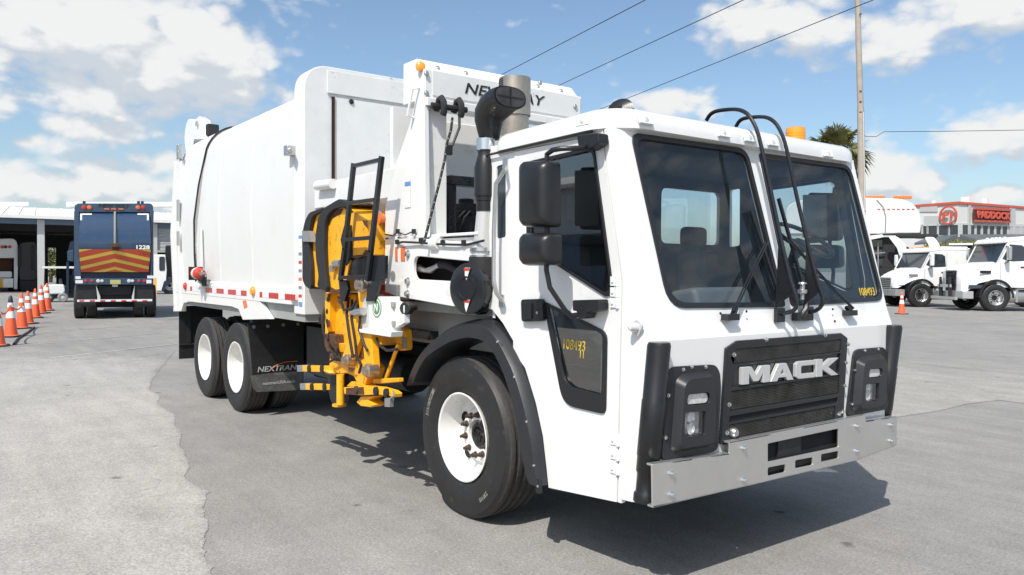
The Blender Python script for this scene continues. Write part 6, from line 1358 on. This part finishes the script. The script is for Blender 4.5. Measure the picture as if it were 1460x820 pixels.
# ---- commercial building on the right
HB = 9.4
c0, cl, cr = Z(1366, 287.5, HB), Z(1300, 292.5, HB), Z(1460, 294.5, HB)
cl = c0 + (cl-c0)*2.4; cr = c0 + (cr-c0)*1.8; root_ = V((c0.x, c0.y, 0))
Bd = tag(empty('commercial_building', root_), 'pale commercial building with a red roof edge, round red sign and red lettered sign', 'building')
def wallf(a, b):
    u = (b-a); u.z = 0; u.normalize(); n_ = V((u.y, -u.x, 0)); n_ = n_ if n_.dot(CAM-a) > 0 else -n_
    def w(px, py, o=0.):
        d = ray(px, py); A = V((a.x, a.y, 0)) + n_*o; return CAM + d*((A-CAM).dot(n_)/d.dot(n_)) - root_
    return w, u, n_
wL, uL, nL = wallf(c0, cl); wR, uR, nR = wallf(c0, cr)
fl = V((0, 0, 0)); l_ = cl-c0; r_ = cr-c0; l_.z = 0; r_.z = 0
MB().prism([fl, r_, r_+l_, l_], (0, 0, HB-.27)).build('wall', M['stucco'], Bd)
MB().prism([fl + (nL+nR)*.15, r_ + nR*.15, r_+l_, l_ + nL*.15], (0, 0, .26)).build('roof_edge', M['signred'], Bd).location = (0, 0, HB-.26)
for w, n_, pan in ((wL, nL, [((1312, 1337), (293, 302)), ((1318, 1340), (308, 321))]), (wR, nR, [((1380, 1383.5), (290, 335)), ((1438, 1447), (293, 335)), ((1447, 1470), (320, 335))])):
    for (xa, xb), (ya, yb) in pan: MB().prism([w(xa, ya, .03), w(xb, ya, .03), w(xb, yb, .03), w(xa, yb, .03)], n_*.08).build('wall_panel', M['stucco2'], Bd)
for w, n_, xs2, y0f, y1f in ((wL, nL, [(1309, 1315), (1316, 1322.5), (1324, 1337), (1339, 1353), (1354.5, 1367)], lambda x: 322.5-(x-1309)*.035, lambda x: 336), (wR, nR, [(1371, 1379.5), (1381.5, 1388.5), (1391, 1397.5), (1400, 1407.5), (1409.5, 1416.5), (1419, 1426), (1428, 1435), (1437, 1444), (1446, 1454), (1456, 1466)], lambda x: 320.5+(x-1371)*.035, lambda x: 336)):
    for a, b in xs2:
        q = [w(a, y0f(a), .02), w(b, y0f(b), .02), w(b, y1f(b), .02), w(a, y1f(a), .02)]
        wi = MB().prism(q, n_*.05).build('window', M['winglass'], Bd)
        MB().prism([p + n_*.0 for p in inset(q, -.16)], n_*.12, [inset(q, .02)]).build('window_frame', M['mullion'], wi)
q = [w_(x, y, o) for w_, x, y, o in ((wL, 1328, 336, .2), (wL, 1366, 333, .2))]
a0, a1, a2 = wL(1325, 337.5, .1), wL(1366, 334, .1), wR(1475, 334, .1)
for a, b, n_ in ((a0, a1, nL), (a1, a2, nR)):
    MB().prism([a, a + n_*2.6 + V((0, 0, -.75)), a + n_*2.6 + V((0, 0, -1.0)), a + V((0, 0, -.3))], b-a).build('awning', M['awning'], Bd)
cs_ = wL(1352.3, 307, .25); ax = nL
ring = MB().lathe(cs_, nL, [(.85, 0), (.85, .12), (1.02, .12), (1.02, 0)], 36).build('sign_ring', M['signred'], Bd)
text('P1', 'lettering', M['signred'], Bd, cs_ + nL*.1, -uL if (-uL).dot(CR) > 0 else uL, (0, 0, 1), height=.72, width=1.25, shear=.12, bold=.05, ext=.05)
ps = [wR(1387, 297.5, .2), wR(1438, 300, .2), wR(1438, 316.5, .2), wR(1387, 315, .2)]
bd = MB().prism(ps, nR*.2).build('sign_board', M['signdark'], Bd)
text('PADDOCK', 'lettering', M['signred'], Bd, sum(ps, V())/4 + nR*.3, uR if uR.dot(CR) > 0 else -uR, (0, 0, 1), height=(ps[0]-ps[3]).length*.62, width=(ps[1]-ps[0]).length*.93, bold=.06, ext=.06)
for a, b in ((ps[0], ps[1]), (ps[3], ps[2])): MB().bar(a + nR*.2, b + nR*.2, .2, .22).build('sign_border', M['signred'], Bd)
for px, w_, h_ in ((1388, .5, .9), (1361, .9, 1.1), (1314, .4, .6)): c = Z(px, 290, HB)-root_; MB().box((c.x-.0, c.y+3, HB+h_*.3), (w_, w_, h_)).build('roof_vent', M['white'], Bd)
# ---- vegetation
def leafcloud(mb, c, rad, n, size, squash=1.):
    for _ in range(n):
        d = V((random.gauss(0, 1), random.gauss(0, 1), random.gauss(0, 1))).normalized()*random.uniform(.35, 1)**.6
        p = V(c) + V((d.x*rad[0], d.y*rad[1], d.z*rad[2])); a = V((random.gauss(0, 1), random.gauss(0, 1), random.gauss(0, 1))).normalized(); b = a.orthogonal().normalized(); s_ = size*random.uniform(.6, 1.3)
        mb.add([p - a*s_, p + b*s_*.45, p + a*s_, p - b*s_*.45], [(0, 1, 2, 3)])
f = Fr(1362, 418)
for i, (px, py, rx, rz_, la) in enumerate(((1355, 354, 2.2, 1.0, 'yellow green leafy shrub behind the smaller white truck'), (1377, 353, 2.0, 1.0, 'yellow green leafy shrub left of the rightmost truck cab'), (1402, 348, 2.2, .7, 'yellow green shrub top showing above the rightmost truck roof'))):
    c = f.p(px, py, 14); t_ = tag(empty('shrub', f.o + f.r*c.x + f.n*14, f.rz), la, 'shrub', 'shrubs below the awning')
    zt = c.z; cr_ = MB()
    for k in range(9): leafcloud(cr_, (random.uniform(-rx, rx)*.7, random.uniform(-.8, .8), zt + random.uniform(-rz_, rz_)*.5 - .3), (rx*.5, .8, rz_*.55), 130, .16)
    cr_.build('crown', M['leaf'], t_, recalc=False)
    MB().tube([(0, 0, 0), (.1, 0, zt*.5), (-.1, .1, zt)], [.14, .10, .05], 7).build('trunk', M['trunk'], t_)
# leafy tree behind the warehouse opening
f = Fr(72, 414); c = f.p(72, 362, 34)
t_ = tag(empty('tree', f.o + f.r*c.x + f.n*34, f.rz), 'sunlit tree showing through the back opening of the warehouse', 'tree')
cr_ = MB()
for k in range(10): leafcloud(cr_, (random.uniform(-1.5, 1.5), random.uniform(-1, 1), 2.4 + random.uniform(-1.6, 1.6)), (.8, .8, .8), 130, .2)
cr_.build('crown', M['leaf'], t_, recalc=False); MB().tube([(0, 0, 0), (.1, 0, 1.5), (0, 0, 3)], [.2, .15, .08], 7).build('trunk', M['trunk'], t_)
# fan palm behind the pole
f = Fr(1208, 428)
t_ = f.root('palm_tree', 'shaggy fan palm with a skirt of dead fronds behind the pole', 'palm tree')
top = f.p(1192, 217); tx = top.x
MB().tube([(tx+1.0, 0, 0), (tx+.9, 0, top.z*.4), (tx+.6, 0, top.z*.8), (tx, 0, top.z)], [.34, .26, .22, .2], 12).build('trunk', M['trunk'], t_)
def fan(mb, base, d, ln, rad, nb, droop):
    d = d.normalized(); tip = base + d*ln; mb.tube([base, base + d*ln*.5 + V((0, 0, .04)), tip], .022, 4)
    side = d.cross(V((0, 0, 1))); side = side.normalized() if side.length > .1 else V((1, 0, 0)); upv = side.cross(d)
    roll = random.uniform(-.6, .6); side, upv = side*math.cos(roll)+upv*math.sin(roll), upv*math.cos(roll)-side*math.sin(roll)
    for k in range(nb):
        a = R(-115 + 230*k/(nb-1)); e = (d*math.cos(a) + side*math.sin(a)).normalized(); w = e.cross(upv).normalized()*rad*.055
        L1 = rad*random.uniform(.8, 1.08)*(1-.25*abs(a)/2); m_ = tip + e*L1*.6 + V((0, 0, -droop*.12*rad)); q = tip + e*L1 + V((0, 0, -droop*rad*random.uniform(.3, .6)))
        mb.add([tip, m_ - w, q, m_ + w], [(0, 1, 2, 3)])
for k in range(46):
    an = random.uniform(0, 2*math.pi); elv = random.uniform(-.35, 1.25); d = V((math.cos(an)*math.cos(elv), math.sin(an)*math.cos(elv), math.sin(elv)))
    mb = MB(); fan(mb, V((tx, 0, top.z-.1)) + d*.15, d, random.uniform(.8, 1.15), random.uniform(.85, 1.15), 19, .5 if elv > .3 else 1.0); mb.build('frond', M['frond'], t_, recalc=False)
for k in range(54):
    an = random.uniform(0, 2*math.pi); z_ = top.z - random.uniform(.1, 3.6); elv = random.uniform(-1.45, -.85); d = V((math.cos(an)*math.cos(elv), math.sin(an)*math.cos(elv), math.sin(elv)))
    mb = MB(); fan(mb, V((tx+.05+.75*min(1, (top.z-z_)/1.5), 0, z_)) + d*.15, d, random.uniform(.5, .8), random.uniform(.6, .9), 13, 1.2); mb.build('dead_frond', M['deadfrond'], t_, recalc=False)
# ---- utility pole and wires
f = Fr(1230, 440)
t_ = f.root('utility_pole', 'weathered utility pole rising out of the top of the photo', 'utility pole')
pt, pm = f.p(1222, -60), f.p(1227, 156)
MB().tube([(0, 0, 0), f.p(1229, 300), pm], [.165, .16, .155], 16).build('pole_shaft', M['pole'], t_, smooth=60)
MB().tube([pm + V((0, 0, -.02)), f.p(1224, 60), pt], [.135, .128, .115], 16).build('pole_top', M['pole'], t_, smooth=60)
MB().tube([f.p(1233, 300, -.16), f.p(1231, 160, -.15)], .025, 6).build('conduit', M['silver'], t_)
for py in (20, 130, 145, 160): MB().box(f.p(1227, py, -.14), (.10, .04, .06)).build('step_bolt', M['nut'], t_)
def wire(a, b, z, label, ext=1.6, sag=.5):
    A, B_ = Z(*a, z), Z(*b, z); d = B_-A; A2 = A - d*.9; B2 = B_ + d*ext; L2 = (B2-A2).length; pts = []
    for k in range(25): t = k/24; pts.append(A2.lerp(B2, t) - A2)
    o = MB().tube(pts, .014, 5).build('overhead_wire', M['wire']); o.location = A2
    tag(o, label, 'wire', 'overhead wires')
wire((920, 0), (722, 103), 10, 'overhead wire that comes down behind the hopper header, leftmost of the three'); wire((1060, 0), (805, 118), 10, 'overhead wire between the leftmost one and the one crossing the pole', ext=1.2); wire((1245, 0), (900, 138), 10, 'overhead wire that crosses behind the utility pole near its top', ext=.9)
p0 = f.o + f.r*f.p(1229, 189, .2).x + V((0, 0, f.p(1229, 189, .2).z)); q0_ = f.o + f.r*f.p(1760, 176, 6).x + f.n*6 + V((0, 0, f.p(1760, 176, 6).z))
o = MB().tube([(q0_-p0)*t + V((0, 0, (-.22 if 0.004 < t < .05 else 0) - .35*4*t*(1-t)*.25)) for t in (0, .01, .02, .04, .06, .1, .2, .35, .5, .7, 1)], .014, 5).build('service_wire', M['wire']); o.location = p0
tag(o, 'thin level wire running from the utility pole to the right', 'wire')
# ---- corrugated hall beside the lot; it shows mirrored in the cab side glass
hr = tag(empty('metal_building', (-22, -17, 0)), 'grey corrugated metal building mirrored in the cab side windows', 'building')
mb = MB(); n = 150; q = []
for i in range(n+1):
    x = -22 + 44*i/n; q.append(V((x, .06 if i % 2 else 0, 0)))
mb.loft([q, [p + V((0, 0, 4.7)) for p in q]], closed=False, cap=False); mb.box2((-22, -6, 0), (22, -.05, 4.65)).build('wall', M['greymetal'], hr, recalc=False)
MB().prism([V((-22.3, .4, 4.65)), V((-22.3, -3, 5.5)), V((-22.3, -6.4, 4.65)), V((-22.3, -6.4, 4.8)), V((-22.3, -3, 5.65)), V((-22.3, .4, 4.8))], (44.6, 0, 0)).build('roof', M['roofmetal'], hr)
dk = MB().box((6, .08, 1.5), (3.2, .08, 3.0)).build('roller_door', M['shedblue'], hr)
